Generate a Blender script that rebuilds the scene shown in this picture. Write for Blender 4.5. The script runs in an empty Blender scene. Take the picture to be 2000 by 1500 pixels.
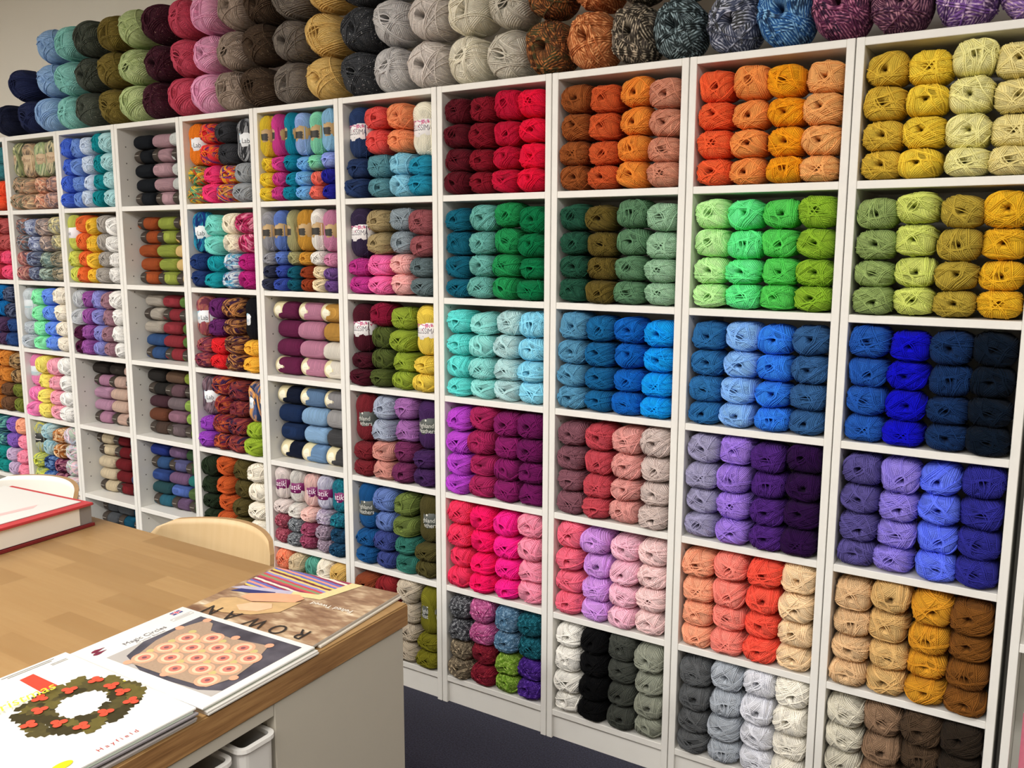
import bpy, bmesh, math, random
import numpy as np
from mathutils import Vector, Matrix
random.seed(7)
PI = math.pi
SC = bpy.context.scene
COL = SC.collection

# ------------------------------------------------------------------ helpers
def lin(h):
    h = h.lstrip('#')
    out = []
    for i in (0, 2, 4):
        c = int(h[i:i+2], 16) / 255
        out.append(c/12.92 if c <= .04045 else ((c+.055)/1.055)**2.4)
    return (*out, 1.0)

def link(name, me, mats=(), parent=None, loc=None):
    o = bpy.data.objects.new(name, me)
    COL.objects.link(o)
    if me is not None:
        for m in mats:
            if m.name not in [x.name for x in me.materials if x]:
                me.materials.append(m)
    if parent is not None:
        o.parent = parent
    if loc is not None:
        o.location = loc
    return o

def empty(name, loc, rz=0.0):
    o = bpy.data.objects.new(name, None)
    COL.objects.link(o)
    o.location = loc
    o.rotation_euler = (0, 0, rz)
    o.empty_display_size = .05
    return o

def tag(o, label=None, cat=None, group=None, kind=None):
    if label: o['label'] = label
    if cat: o['category'] = cat
    if group: o['group'] = group
    if kind: o['kind'] = kind
    return o

def add_box(bm, lo, hi, mi=0):
    x0, y0, z0 = lo; x1, y1, z1 = hi
    v = [bm.verts.new(p) for p in ((x0,y0,z0),(x1,y0,z0),(x1,y1,z0),(x0,y1,z0),(x0,y0,z1),(x1,y0,z1),(x1,y1,z1),(x0,y1,z1))]
    fs = []
    for q in ((0,3,2,1),(4,5,6,7),(0,1,5,4),(1,2,6,5),(2,3,7,6),(3,0,4,7)):
        f = bm.faces.new([v[i] for i in q]); f.material_index = mi; fs.append(f)
    return fs

def mesh_from(bm, name, smooth=False):
    me = bpy.data.meshes.new(name)
    bm.normal_update()
    bm.to_mesh(me); bm.free()
    if smooth:
        for p in me.polygons: p.use_smooth = True
    return me

def box_mesh(name, lo, hi, bevel=0.0, seg=2):
    bm = bmesh.new()
    add_box(bm, lo, hi)
    if bevel:
        bmesh.ops.bevel(bm, geom=bm.edges[:], offset=bevel, segments=seg, affect='EDGES', profile=.5)
    return mesh_from(bm, name)

def tube(bm, pts, r, n=8, mi=0, cap=True):
    rings = []
    up0 = Vector((0, 0, 1))
    for i, p in enumerate(pts):
        p = Vector(p)
        a = Vector(pts[max(i-1, 0)]); b = Vector(pts[min(i+1, len(pts)-1)])
        t = (b-a).normalized()
        u = t.cross(up0)
        if u.length < 1e-3: u = t.cross(Vector((1, 0, 0)))
        u.normalize(); w = t.cross(u)
        rings.append([bm.verts.new(p + r*(math.cos(2*PI*k/n)*u + math.sin(2*PI*k/n)*w)) for k in range(n)])
    for a, b in zip(rings, rings[1:]):
        for k in range(n):
            f = bm.faces.new((a[k], a[(k+1) % n], b[(k+1) % n], b[k])); f.smooth = True; f.material_index = mi
    if cap:
        for rr in (rings[0][::-1], rings[-1]):
            f = bm.faces.new(rr); f.material_index = mi

# ------------------------------------------------------------------ materials
class NT:
    def __init__(self, name):
        self.m = bpy.data.materials.new(name); self.m.use_nodes = True
        self.t = self.m.node_tree; self.t.nodes.clear()
        self.out = self.n('ShaderNodeOutputMaterial')
        self.b = self.n('ShaderNodeBsdfPrincipled')
        self.l(self.b.outputs[0], self.out.inputs[0])
    def n(self, t, **k):
        x = self.t.nodes.new(t)
        for a, v in k.items(): setattr(x, a, v)
        return x
    def l(self, a, b): self.t.links.new(a, b)
    def math(self, op, a, b=None, c=None, clamp=False):
        x = self.n('ShaderNodeMath', operation=op, use_clamp=clamp)
        for i, v in enumerate((a, b, c)):
            if v is None: continue
            if isinstance(v, (int, float)): x.inputs[i].default_value = v
            else: self.l(v, x.inputs[i])
        return x.outputs[0]
    def mix(self, f, a, b, mode='MIX'):
        x = self.n('ShaderNodeMix', data_type='RGBA', blend_type=mode)
        for s, v in ((x.inputs[0], f), (x.inputs[6], a), (x.inputs[7], b)):
            if isinstance(v, (int, float)): s.default_value = v
            elif isinstance(v, tuple): s.default_value = v
            else: self.l(v, s)
        return x.outputs[2]
    def comb(self, x, y, z):
        c = self.n('ShaderNodeCombineXYZ')
        for i, v in enumerate((x, y, z)):
            if isinstance(v, (int, float)): c.inputs[i].default_value = v
            else: self.l(v, c.inputs[i])
        return c.outputs[0]
    def noise(self, vec, scale=5, detail=2, rough=.5, dims='3D'):
        x = self.n('ShaderNodeTexNoise', noise_dimensions=dims)
        if vec is not None: self.l(vec, x.inputs['Vector'])
        x.inputs['Scale'].default_value = scale
        x.inputs['Detail'].default_value = detail
        x.inputs['Roughness'].default_value = rough
        return x.outputs[0]
    def ramp(self, f, stops):
        r = self.n('ShaderNodeValToRGB')
        e = r.color_ramp.elements
        while len(e) < len(stops): e.new(.5)
        for i, (p, c) in enumerate(stops):
            e[i].position = p; e[i].color = c
        self.l(f, r.inputs[0])
        return r.outputs[0]
    def bump(self, h, dist, strength=1.0):
        b = self.n('ShaderNodeBump')
        b.inputs['Strength'].default_value = strength
        b.inputs['Distance'].default_value = dist
        self.l(h, b.inputs['Height'])
        self.l(b.outputs[0], self.b.inputs['Normal'])
    def base(self, c):
        if isinstance(c, tuple): self.b.inputs['Base Color'].default_value = c
        else: self.l(c, self.b.inputs['Base Color'])
    def fin(self, rough=.6, spec=.4, sheen=0):
        self.b.inputs['Roughness'].default_value = rough
        self.b.inputs['Specular IOR Level'].default_value = spec
        self.b.inputs['Sheen Weight'].default_value = sheen
        if sheen: self.b.inputs['Sheen Roughness'].default_value = .5
        return self.m
    def obj(self):
        return self.n('ShaderNodeTexCoord').outputs['Object']

def plain(name, h, rough=.5, spec=.4, nz=.04, scale=30):
    """painted, printed or plastic surface: one colour with a faint unevenness"""
    t = NT(name)
    c = lin(h)
    k = 1-nz
    f = t.noise(t.obj(), scale, 3)
    t.base(t.mix(f, tuple(x*k for x in c[:3])+(1,), tuple(min(1, x*(2-k)) for x in c[:3])+(1,)))
    return t.fin(rough, spec)
_pc = {}
def ink(h, rough=.35):
    if h not in _pc: _pc[h] = plain('ink_'+h.lower(), h, rough, .4, .02)
    return _pc[h]

def yarn_material(cls, src):
    t = NT('yarn_%s_%s' % (cls, src))
    uv = t.n('ShaderNodeUVMap', uv_map='strands').outputs[0]
    s = t.n('ShaderNodeSeparateXYZ'); t.l(uv, s.inputs[0])
    u, v = s.outputs[0], s.outputs[1]
    if src == 'object':
        c1 = t.n('ShaderNodeObjectInfo').outputs['Color']
        c2 = t.n('ShaderNodeAttribute', attribute_type='OBJECT', attribute_name='yarn_second').outputs['Color']
        c3 = t.n('ShaderNodeAttribute', attribute_type='OBJECT', attribute_name='yarn_third').outputs['Color']
        rnd = t.n('ShaderNodeObjectInfo').outputs['Random']
    else:
        c1 = t.n('ShaderNodeAttribute', attribute_name='yarn_first').outputs['Color']
        c2 = t.n('ShaderNodeAttribute', attribute_name='yarn_second').outputs['Color']
        c3 = t.n('ShaderNodeAttribute', attribute_name='yarn_third').outputs['Color']
        rnd = t.n('ShaderNodeAttribute', attribute_name='ball_number').outputs['Fac']
    fl = t.math('FLOOR', v)
    off = t.math('MULTIPLY', rnd, 91.0)
    wn = t.n('ShaderNodeTexWhiteNoise', noise_dimensions='2D'); t.l(t.comb(fl, off, 0), wn.inputs[0])
    strand = wn.outputs[0]
    # height over one strand, with its twist
    prof = t.math('SINE', t.math('MULTIPLY', t.math('FRACT', v), PI))
    tw = t.math('SINE', t.math('MULTIPLY', t.math('ADD', t.math('MULTIPLY', u, 9.0), t.math('MULTIPLY', v, 1.5)), 2*PI))
    fuzz = t.noise(t.n('ShaderNodeTexCoord').outputs['Object'], 26, 2)
    h = t.math('ADD', t.math('ADD', prof, t.math('MULTIPLY', tw, .12)), t.math('ADD', t.math('MULTIPLY', fuzz, .3), t.math('MULTIPLY', strand, .5)))
    if cls == 'plain':
        base = c1
    elif cls == 'marl':
        f = t.noise(t.comb(t.math('MULTIPLY', u, 5.5), t.math('ADD', t.math('MULTIPLY', fl, 5.3), off), rnd), 1.0, 1)
        g = t.noise(t.comb(t.math('MULTIPLY', u, 1.2), t.math('ADD', t.math('MULTIPLY', v, .12), off), 3.0), 1.0, 1)
        f = t.math('ADD', t.math('MULTIPLY', t.math('SINE', t.math('MULTIPLY', t.math('ADD', t.math('MULTIPLY', u, 3.4), v), 2*PI)), .20), f)
        f = t.math('MULTIPLY', t.math('SUBTRACT', f, .50), 3.6, clamp=True)
        g = t.math('MULTIPLY', t.math('SUBTRACT', g, .46), 6.0, clamp=True)
        base = t.mix(f, t.mix(g, c1, c3), c2)
    elif cls == 'stripe':
        f = t.noise(t.comb(t.math('MULTIPLY', u, .6), t.math('ADD', t.math('MULTIPLY', t.math('FLOOR', t.math('DIVIDE', v, 2.0)), 4.7), off), 1.0), 1.0, 1)
        f1 = t.math('MULTIPLY', t.math('SUBTRACT', f, .43), 14.0, clamp=True)
        f2 = t.math('MULTIPLY', t.math('SUBTRACT', f, .53), 14.0, clamp=True)
        base = t.mix(f2, t.mix(f1, c1, c2), c3)
    else:   # tweed: flecks of a second colour
        f = t.noise(t.n('ShaderNodeTexCoord').outputs['Object'], 13, 2, .7)
        g = t.noise(t.comb(t.math('MULTIPLY', u, 4.0), t.math('ADD', t.math('MULTIPLY', fl, 3.1), off), 5.0), 1.0, 1)
        f = t.math('MULTIPLY', t.math('SUBTRACT', f, .66), 25.0, clamp=True)
        g = t.math('MULTIPLY', t.math('SUBTRACT', g, .35), 2.2, clamp=True)
        base = t.mix(f, t.mix(g, c3, c1), c2)
    k = t.math('ADD', t.math('MULTIPLY', strand, .24), .88)
    kk = t.n('ShaderNodeCombineColor')
    for i in range(3): t.l(k, kk.inputs[i])
    t.base(t.mix(1.0, base, kk.outputs[0], 'MULTIPLY'))
    t.bump(h, .0016, 1.0)
    return t.fin(.92, .08, .015)

YM = {(c, s): yarn_material(c, s) for c in ('plain', 'marl', 'stripe', 'tweed') for s in ('object', 'mesh')}

# white melamine of the shelving
def white_board():
    t = NT('white_melamine')
    f = t.noise(t.obj(), 14, 4)
    t.base(t.mix(f, lin('E4E1DA'), lin('ECEAE4')))
    return t.fin(.42, .4)
M_white = white_board()
M_hole = plain('peg_hole_grey', '77736C', .8, .1)

def wood_top():
    t = NT('oak_block_laminate')
    o = t.obj()
    br = t.n('ShaderNodeTexBrick', offset=.37, offset_frequency=2, squash=1.0)
    t.l(o, br.inputs['Vector'])
    br.inputs['Scale'].default_value = 1.0
    br.inputs['Mortar Size'].default_value = 0.0
    br.inputs['Bias'].default_value = 0.0
    br.inputs['Brick Width'].default_value = .34
    br.inputs['Row Height'].default_value = .048
    br.inputs['Color1'].default_value = (0, 0, 0, 1)
    br.inputs['Color2'].default_value = (1, 1, 1, 1)
    sep = t.n('ShaderNodeSeparateColor'); t.l(br.outputs[0], sep.inputs[0])
    stave = sep.outputs[0]
    mp = t.n('ShaderNodeMapping'); t.l(o, mp.inputs[0]); mp.inputs['Scale'].default_value = (2.2, 42, 10)
    grain = t.noise(mp.outputs[0], 3.0, 5, .6)
    mp2 = t.n('ShaderNodeMapping'); t.l(o, mp2.inputs[0]); mp2.inputs['Scale'].default_value = (3, 16, 4)
    big = t.noise(mp2.outputs[0], 1.3, 3)
    c = t.mix(stave, lin('88683F'), lin('A48356'))
    c = t.mix(t.math('MULTIPLY', t.math('SUBTRACT', grain, .42), 3.0, clamp=True), t.mix(.35, c, lin('8A6338')), c)
    c = t.mix(t.math('MULTIPLY', big, .35), c, lin('AC8D61'))
    t.base(c)
    t.bump(grain, .0004, .3)
    return t.fin(.42, .45)
M_wood = wood_top()
def wood_edge():
    t = NT('oak_laminate_edge')
    mp = t.n('ShaderNodeMapping'); t.l(t.obj(), mp.inputs[0]); mp.inputs['Scale'].default_value = (3, 3, 60)
    g = t.noise(mp.outputs[0], 2.2, 5, .65)
    t.base(t.ramp(g, [(.3, lin('7A5531')), (.5, lin('9A7145')), (.72, lin('B58B58'))]))
    return t.fin(.5, .35)
M_edge = wood_edge()
def birch(name, a, b):
    t = NT(name)
    mp = t.n('ShaderNodeMapping'); t.l(t.obj(), mp.inputs[0]); mp.inputs['Scale'].default_value = (40, 10, 3)
    g = t.noise(mp.outputs[0], 1.6, 4, .6)
    t.base(t.mix(g, lin(a), lin(b)))
    return t.fin(.45, .4)
M_birch = birch('birch_veneer', 'BA9C70', 'CAB086')
M_birch_edge = birch('plywood_edge', '9C7A50', 'B8946A')
M_chairwhite = plain('white_laminate', 'D6D2C8', .4, .4, .02)
M_steel = plain('steel_tube', 'A9ABAE', .3, .5)
M_steel.node_tree.nodes['Principled BSDF'].inputs['Metallic'].default_value = .9

def carpet():
    t = NT('navy_carpet')
    f = t.noise(t.obj(), 210, 3, .75)
    g = t.noise(t.obj(), 3, 3)
    c = t.mix(t.math('MULTIPLY', t.math('SUBTRACT', f, .35), 2.5, clamp=True), lin('14141F'), lin('45455E'))
    t.base(t.mix(t.math('MULTIPLY', g, .4), c, lin('222234')))
    t.bump(f, .004, .8)
    return t.fin(.95, .1, .1)
def wallpaint(name, a, b):
    t = NT(name)
    f = t.noise(t.obj(), 2.5, 4)
    g = t.noise(t.obj(), 240, 2)
    t.base(t.mix(f, lin(a), lin(b)))
    t.bump(g, .0006, .4)
    return t.fin(.8, .25)
M_carpet = carpet()
M_wall = wallpaint('beige_wall_paint', 'DCD7CB', 'E2DDD2')
M_wall2 = wallpaint('taupe_wall_paint', 'A29B8E', 'ABA497')
M_ceil = wallpaint('white_ceiling_paint', 'E8E6E0', 'EDEBE6')

# ------------------------------------------------------------------ camera (measured from the photograph)
F, CX, CY, CZ, YAW, PITCH, ROLL = 1731.25, .4751, -2.21, 1.5013, -.5657, -.1543, .0026
fwd = Vector((math.sin(YAW)*math.cos(PITCH), math.cos(YAW)*math.cos(PITCH), math.sin(PITCH)))
rt = fwd.cross(Vector((0, 0, 1))).normalized(); up = rt.cross(fwd)
r2 = math.cos(ROLL)*rt + math.sin(ROLL)*up; u2 = -math.sin(ROLL)*rt + math.cos(ROLL)*up
cam = bpy.data.cameras.new('camera')
cam.sensor_width = 36; cam.lens = F*36/2000; cam.clip_start = .05; cam.clip_end = 60
co = bpy.data.objects.new('camera', cam); COL.objects.link(co)
EYE = Vector((CX, CY, CZ))
co.matrix_world = Matrix(((r2.x, u2.x, -fwd.x, CX), (r2.y, u2.y, -fwd.y, CY), (r2.z, u2.z, -fwd.z, CZ), (0, 0, 0, 1)))
SC.camera = co
def px(p):
    q = Vector(p)-EYE
    d = q.dot(fwd)
    return 1000+F*q.dot(r2)/d, 750-F*q.dot(u2)/d, d

# ------------------------------------------------------------------ room
XL, XR, YF, YB, ZC = -5.3, 2.4, -4.6, .30, 2.75
def plane_box(name, lo, hi, m):
    return tag(link(name, box_mesh(name, lo, hi), [m]), kind='structure')
plane_box('floor', (XL, YF, -.05), (XR, YB, 0), M_carpet)
plane_box('ceiling', (XL, YF, ZC), (XR, YB, ZC+.05), M_ceil)
plane_box('wall_back', (XL, YB, 0), (XR, YB+.05, ZC), M_wall)
plane_box('wall_left', (XL-.05, YF, 0), (XL, YB, ZC), M_wall)
plane_box('wall_right', (XR, YF, 0), (XR+.05, YB, ZC), M_wall2)
plane_box('wall_front', (XL, YF-.05, 0), (XR, YF, ZC), M_wall2)

# ------------------------------------------------------------------ bookcases
TOPZ = 1.9733
SH = [1.6536, 1.3426, 1.0354, .7219, .4101, .0953]     # tops of the six shelf boards
BT = .019                                              # board thickness
DEP = .28
def side_mesh(flip):
    bm = bmesh.new()
    add_box(bm, (0, 0, 0), (BT, DEP, TOPZ))
    bmesh.ops.bevel(bm, geom=bm.edges[:], offset=.0012, segments=1, affect='EDGES')
    xi = BT+.0004 if flip else -.0004
    for yy in (.035, .235):
        z = .16
        while z < 1.9:
            if min(abs(z-s) for s in SH) > .03:
                vs = [bm.verts.new((xi, yy+.003*math.cos(a*PI/4), z+.003*math.sin(a*PI/4))) for a in range(8)]
                if not flip: vs.reverse()
                f = bm.faces.new(vs); f.material_index = 1
            z += .032*2
    return mesh_from(bm, 'side_panel')
ME_side = [side_mesh(True), side_mesh(False)]
for me in ME_side:
    me.materials.append(M_white); me.materials.append(M_hole)
W = .3975
ME_shelf = box_mesh('shelf', (BT, .001, -BT), (W-BT, DEP-.006, 0), .0012, 1); ME_shelf.materials.append(M_white)
ME_top = box_mesh('top_panel', (BT, 0, TOPZ-BT), (W-BT, DEP-.006, TOPZ-.0005), .0012, 1); ME_top.materials.append(M_white)
ME_back = box_mesh('back_panel', (BT, DEP-.006, .08), (W-BT, DEP, TOPZ)); ME_back.materials.append(M_white)
ME_plinth = box_mesh('plinth', (BT, .012, 0), (W-BT, .03, SH[5]-BT)); ME_plinth.materials.append(M_white)
def bookcase(x, y, label, shelves=SH):
    r = empty('bookcase', (x, y, 0))
    tag(r, label, 'bookcase', 'white bookcases along the back wall')
    link('side_panel', ME_side[0], parent=r)
    link('side_panel', ME_side[1], parent=r, loc=(W-BT, 0, 0))
    link('top_panel', ME_top, parent=r); link('back_panel', ME_back, parent=r); link('plinth', ME_plinth, parent=r)
    for z in shelves: link('shelf', ME_shelf, parent=r, loc=(0, 0, z))
    return r
BC = ['white bookcase at the end of the row, bright yellow yarn in its top compartment',
      'white bookcase with neon orange and apricot yarn in its top compartment',
      'white bookcase with brown and rust yarn in its top compartment',
      'white bookcase with maroon to scarlet yarn in its top compartment',
      'white bookcase with a white-banded navy ball in its top compartment',
      'white bookcase with kraft-banded yellow and pink balls in its top compartment',
      'white bookcase with a white-banded orange ball in its top compartment',
      'white bookcase with black, mauve and pale grey skeins in its top compartment',
      'white bookcase with blue, ice white and teal balls in its top compartment',
      'white bookcase with kraft-banded muted green balls in its top compartment',
      'white bookcase at the far end, beyond the muted multicoloured balls']
for i, lb in enumerate(BC):
    bookcase(-.4*i+.00125, 0, lb)
    # each unit stands a hair apart from the next, so the joint line shows

# ------------------------------------------------------------------ wound yarn: meshes
def superc(a, e):
    return np.sign(a)*np.abs(a)**e

def wound(name, seed, nth=72, nph=44, e1=.72, e2=.80, hole=.2, nbands=13, loose=6, strand=.058, base='meridian', waist=0.0, axis='y', holedepth=.55, hoff=.12, lr=.032):
    """One ball of wound yarn, unit half-size, hole towards -y (or axis along z / x). Strands are laid out in the UV map 'strands'."""
    R = np.random.RandomState(seed)
    hx, hz = R.uniform(-hoff, hoff, 2)
    hel = R.uniform(.75, 1.2)
    nh = 6 if hole > 0 else 0
    lip = .36 if e1 > .8 else .31
    ph0 = math.asin(lip**(1/e1)) if hole > 0 else 0.0
    tt = np.linspace(0, 1, nph-nh+1)
    pw = 1.0 if e1 > .8 else 1.45
    half = np.where(tt < .5, .5*(2*tt)**pw, 1-.5*(2*(1-tt))**pw)
    phs = np.concatenate([np.linspace(0, ph0, nh, endpoint=False), ph0+(PI-ph0)*half])
    ths = np.linspace(0, 2*PI, nth+1)
    bands = []
    for k in range(nbands):
        a = R.uniform(0, 2*PI); t = R.uniform(-.35, .35)
        n = np.array([math.cos(a)*math.cos(t), math.sin(t), math.sin(a)*math.cos(t)])
        w = R.uniform(.10, .26)
        o = R.choice([-1, 1])*R.uniform(.12 if k % 4 == 3 else .3, .82)
        bands.append((n, o, w, R.uniform(0, 50)))
    def dirs(th, ph):
        a = np.abs(np.sin(ph))**e1
        v = np.stack([a*superc(np.cos(th), e2), -superc(np.cos(ph), e1), a*superc(np.sin(th), e2)], -1)
        return v/np.linalg.norm(v, axis=-1, keepdims=True)
    lump = [(R.normal(size=3), R.uniform(0, 6)) for _ in range(5)]
    def surf(th, ph, lift=0.0):
        d = dirs(th, ph)
        rho = np.abs(np.sin(ph))**e1
        Y = -superc(np.cos(ph), e1)
        if hole > 0:
            t = np.clip(ph/ph0, 0, 1)
            rl = math.sin(ph0)**e1; yl = -math.cos(ph0)**e1
            ins = ph < ph0
            s = 1-(1-t)**2
            rho = np.where(ins, rl*(.35*np.sqrt(np.clip(t, 0, 1))*hole/.2*.9+(1-.35*hole/.2*.9)*t**5), rho)
            Y = np.where(ins, yl+holedepth*(1-t**1.6)**1.4, Y)
        rho = rho*(1-waist*np.exp(-(Y/.42)**4))
        fr = np.clip(1-ph/1.5, 0, 1)**1.2
        X = rho*superc(np.cos(th), e2)+hx*fr
        Z = rho*superc(np.sin(th), e2)*1.0+hz*fr
        P = np.stack([X, Y, Z], -1)
        h = np.zeros(np.shape(ph))
        for k, (n, o, w, _) in enumerate(bands):
            q = np.clip(1-((d@n-o)/w)**2, 0, 1)
            h = np.maximum(h, (.012+.0035*k)*np.minimum(q*3, 1))
        for v, p in lump:
            h = h+.010*np.sin(d@v*2.2+p)
        P = P*(1+(h+lift)*(np.clip(ph/ph0, 0, 1) if hole > 0 else 1))[..., None]
        return P, d
    TH, PH = np.meshgrid(ths, phs)
    P, D = surf(TH, PH)
    NV0 = nth+1
    verts = P.reshape(-1, 3)
    nr = len(phs)
    i, j = np.meshgrid(np.arange(nr-1), np.arange(nth), indexing='ij')
    a = i*NV0+j
    faces = np.stack([a, a+1, a+NV0+1, a+NV0], -1).reshape(-1, 4)
    fth = (TH[:-1, :-1]+TH[1:, 1:])/2; fph = (PH[:-1, :-1]+PH[1:, 1:])/2
    dc = dirs(fth, fph).reshape(-1, 3)
    own = np.full(len(faces), -1)
    for k, (n, o, w, _) in enumerate(bands):
        own[np.abs(dc@n-o) < w] = k
    cd = D.reshape(-1, 3)[faces]                          # faces x 4 x 3
    cth = TH.reshape(-1)[faces]; cph = PH.reshape(-1)[faces]
    if base == 'meridian':
        nb = round(2*PI/strand/1.2)
        uu = cph*1.0; vv = cth*nb/(2*PI)+cph*7
        # near the hole the strands of the meridian wrap spread over fewer lines
    else:
        uu = cth*1.0; vv = superc(-np.cos(cph), e1)/strand*1.3+cth*3/(2*PI)+np.sin(cth)*1.5
    UV = np.stack([uu, vv], -1)
    for k, (n, o, w, ph) in enumerate(bands):
        e_1 = np.cross(n, [0.3, .2, 1.0]); e_1 /= np.linalg.norm(e_1); e_2 = np.cross(n, e_1)
        m = own == k
        c = cd[m]
        al = np.arctan2(c@e_2, c@e_1)
        al = np.where(al-al[:, :1] > PI, al-2*PI, np.where(al-al[:, :1] < -PI, al+2*PI, al))
        UV[m] = np.stack([al, (c@n-o)/strand+ph*3+k*17], -1)
    vs = [verts]; fs = [faces]; us = [UV]
    base_n = len(verts)
    # loose strands over the surface
    for q in range(loose):
        a_ = R.uniform(0, 2*PI); t_ = R.uniform(-.3, .3)
        n = np.array([math.cos(a_)*math.cos(t_), math.sin(t_), math.sin(a_)*math.cos(t_)])
        o = R.choice([-1, 1])*R.uniform(.1, .62)
        e_1 = np.cross(n, [0, 1.0, 0]); e_1 /= np.linalg.norm(e_1); e_2 = np.cross(n, e_1)
        if e_2[1] > 0: e_2 = -e_2
        for rep in range(R.choice([1, 2, 2, 3])):
            al = np.linspace(-.25, PI+.25, 34)
            oo = o+rep*.062
            d = n*oo+math.sqrt(max(1-oo*oo, .01))*(np.cos(al)[:, None]*e_1+np.sin(al)[:, None]*e_2)
            ps = np.arccos(np.clip(-d[:, 1], -1, 1))
            ph = np.arctan2(np.sin(ps)**(1/e1), superc(np.cos(ps), 1/e1)); th = np.arctan2(superc(d[:, 2], 1/e2), superc(d[:, 0], 1/e2))
            ph = np.maximum(ph, ph0 if hole > 0 else .05)
            C, _ = surf(th, ph, .026)
            K = np.array([.25, .5, .25])
            for _s in range(2):
                C[1:-1] = .25*C[:-2]+.5*C[1:-1]+.25*C[2:]
            T = np.gradient(C, axis=0); T /= np.linalg.norm(T, axis=1)[:, None]+1e-9
            Nn = C/np.linalg.norm(C, axis=1)[:, None]
            B = np.cross(T, Nn); B /= np.linalg.norm(B, axis=1)[:, None]+1e-9
            Nn = np.cross(B, T)
            rr = lr; ns = 5
            ring = np.stack([C+rr*(math.cos(2*PI*k/ns)*B+math.sin(2*PI*k/ns)*Nn) for k in range(ns)], 1)
            m = len(C)
            ii, jj = np.meshgrid(np.arange(m-1), np.arange(ns), indexing='ij')
            v0 = base_n+ii*ns+jj; v1 = base_n+ii*ns+(jj+1) % ns
            f = np.stack([v0, v0+ns, v1+ns, v1], -1).reshape(-1, 4)
            ul = np.stack([ii, ii+1, ii+1, ii], -1).reshape(-1, 4)*.09
            vl = np.full_like(ul, .5)+rep+q*7+.0*ul
            vs.append(ring.reshape(-1, 3)); fs.append(f); us.append(np.stack([ul, vl], -1))
            base_n += m*ns
    V = np.concatenate(vs); Fa = np.concatenate(fs); U = np.concatenate(us)
    lo, hi = V.min(0), V.max(0)
    V = (V-(lo+hi)/2)/((hi-lo)/2)
    if axis == 'z':
        V = V[:, [0, 2, 1]]*np.array([1, 1, -1]); V = V[:, [0, 1, 2]]
        V[:, 1] *= -1; V[:, 2] *= -1
        V = V*np.array([1, 1, 1])
    elif axis == 'x':
        V = np.stack([V[:, 1], -V[:, 0], V[:, 2]], 1)
    return {'name': name, 'V': V, 'F': Fa, 'U': U}

def signed_fix(d):
    """faces point outwards"""
    V, Fc = d['V'], d['F']
    p = V[Fc]
    n = np.cross(p[:, 1]-p[:, 0], p[:, 3]-p[:, 0])
    s = (n*p.mean(1)).sum()
    if s < 0:
        d['F'] = Fc[:, ::-1].copy(); d['U'] = d['U'][:, ::-1].copy()
    return d

def to_mesh(d):
    me = bpy.data.meshes.new(d['name'])
    V, Fc, U = d['V'], d['F'], d['U']
    me.vertices.add(len(V)); me.vertices.foreach_set('co', V.astype(np.float32).ravel())
    me.loops.add(Fc.size); me.loops.foreach_set('vertex_index', Fc.astype(np.int32).ravel())
    me.polygons.add(len(Fc))
    me.polygons.foreach_set('loop_start', np.arange(0, Fc.size, 4, dtype=np.int32))
    me.polygons.foreach_set('use_smooth', np.ones(len(Fc), dtype=bool))
    uv = me.uv_layers.new(name='strands')
    uv.data.foreach_set('uv', U.astype(np.float32).ravel())
    me.update(calc_edges=True)
    return me

def family(n, prefix, s0, **k):
    out = []
    for i in range(n):
        d = signed_fix(wound(prefix, s0+i, **k))
        me = to_mesh(d); me.materials.append(YM['plain', 'object'])
        out.append(me)
    return out
BALL = family(14, 'yarn_ball', 100, hole=.2, e1=.55, e2=.68, strand=.07, loose=8, lr=.036)
BIG = family(8, 'tweed_yarn_ball', 300, hole=.25, e1=.74, e2=.9, strand=.06, holedepth=.7, hoff=.16, loose=6, nbands=12, lr=.026)
CHUNK = family(6, 'marled_yarn_ball', 400, hole=.25, e1=.70, e2=.86, strand=.085, holedepth=.7, hoff=.14, loose=6, nbands=14, lr=.034)
STAND = family(4, 'banded_yarn_ball', 500, hole=0, e1=.62, e2=.95, waist=.10, axis='z', nbands=5, loose=1, strand=.06)
SKEIN = family(4, 'yarn_skein', 700, hole=0, e1=.5, e2=.9, axis='x', nbands=4, loose=0, base='round', strand=.05)
LOWBALL = [signed_fix(wound('yarn_ball', 900+i, nth=48, nph=32, loose=5, hole=.2, e1=.57, e2=.72, strand=.08, lr=.042)) for i in range(8)]

# ------------------------------------------------------------------ paper bands
def text_mesh(s, size=1.0, shear=0.0, spacing=1.0, align='CENTER'):
    cu = bpy.data.curves.new('lettering', 'FONT')
    cu.body = s; cu.size = size; cu.shear = shear; cu.space_character = spacing
    cu.align_x = align; cu.align_y = 'CENTER'; cu.resolution_u = 3
    ob = bpy.data.objects.new('lettering', cu)
    me = bpy.data.meshes.new_from_object(ob)
    bpy.data.objects.remove(ob); bpy.data.curves.remove(cu)
    return me

def sleeve(name, axis, r, a, b, n=40):
    bm = bmesh.new()
    rows = []
    for h, rr in ((a, r-.03), (a, r), (b, r), (b, r-.03)):
        ring = []
        for k in range(n):
            c, s = math.cos(2*PI*k/n), math.sin(2*PI*k/n)
            ring.append(bm.verts.new((rr*c, rr*s, h) if axis == 'z' else (h, rr*c, rr*s)))
        rows.append(ring)
    for p, q in zip(rows, rows[1:]):
        for k in range(n):
            f = bm.faces.new((p[k], p[(k+1) % n], q[(k+1) % n], q[k])); f.smooth = True
    bmesh.ops.recalc_face_normals(bm, faces=bm.faces[:])
    return mesh_from(bm, name)

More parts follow.
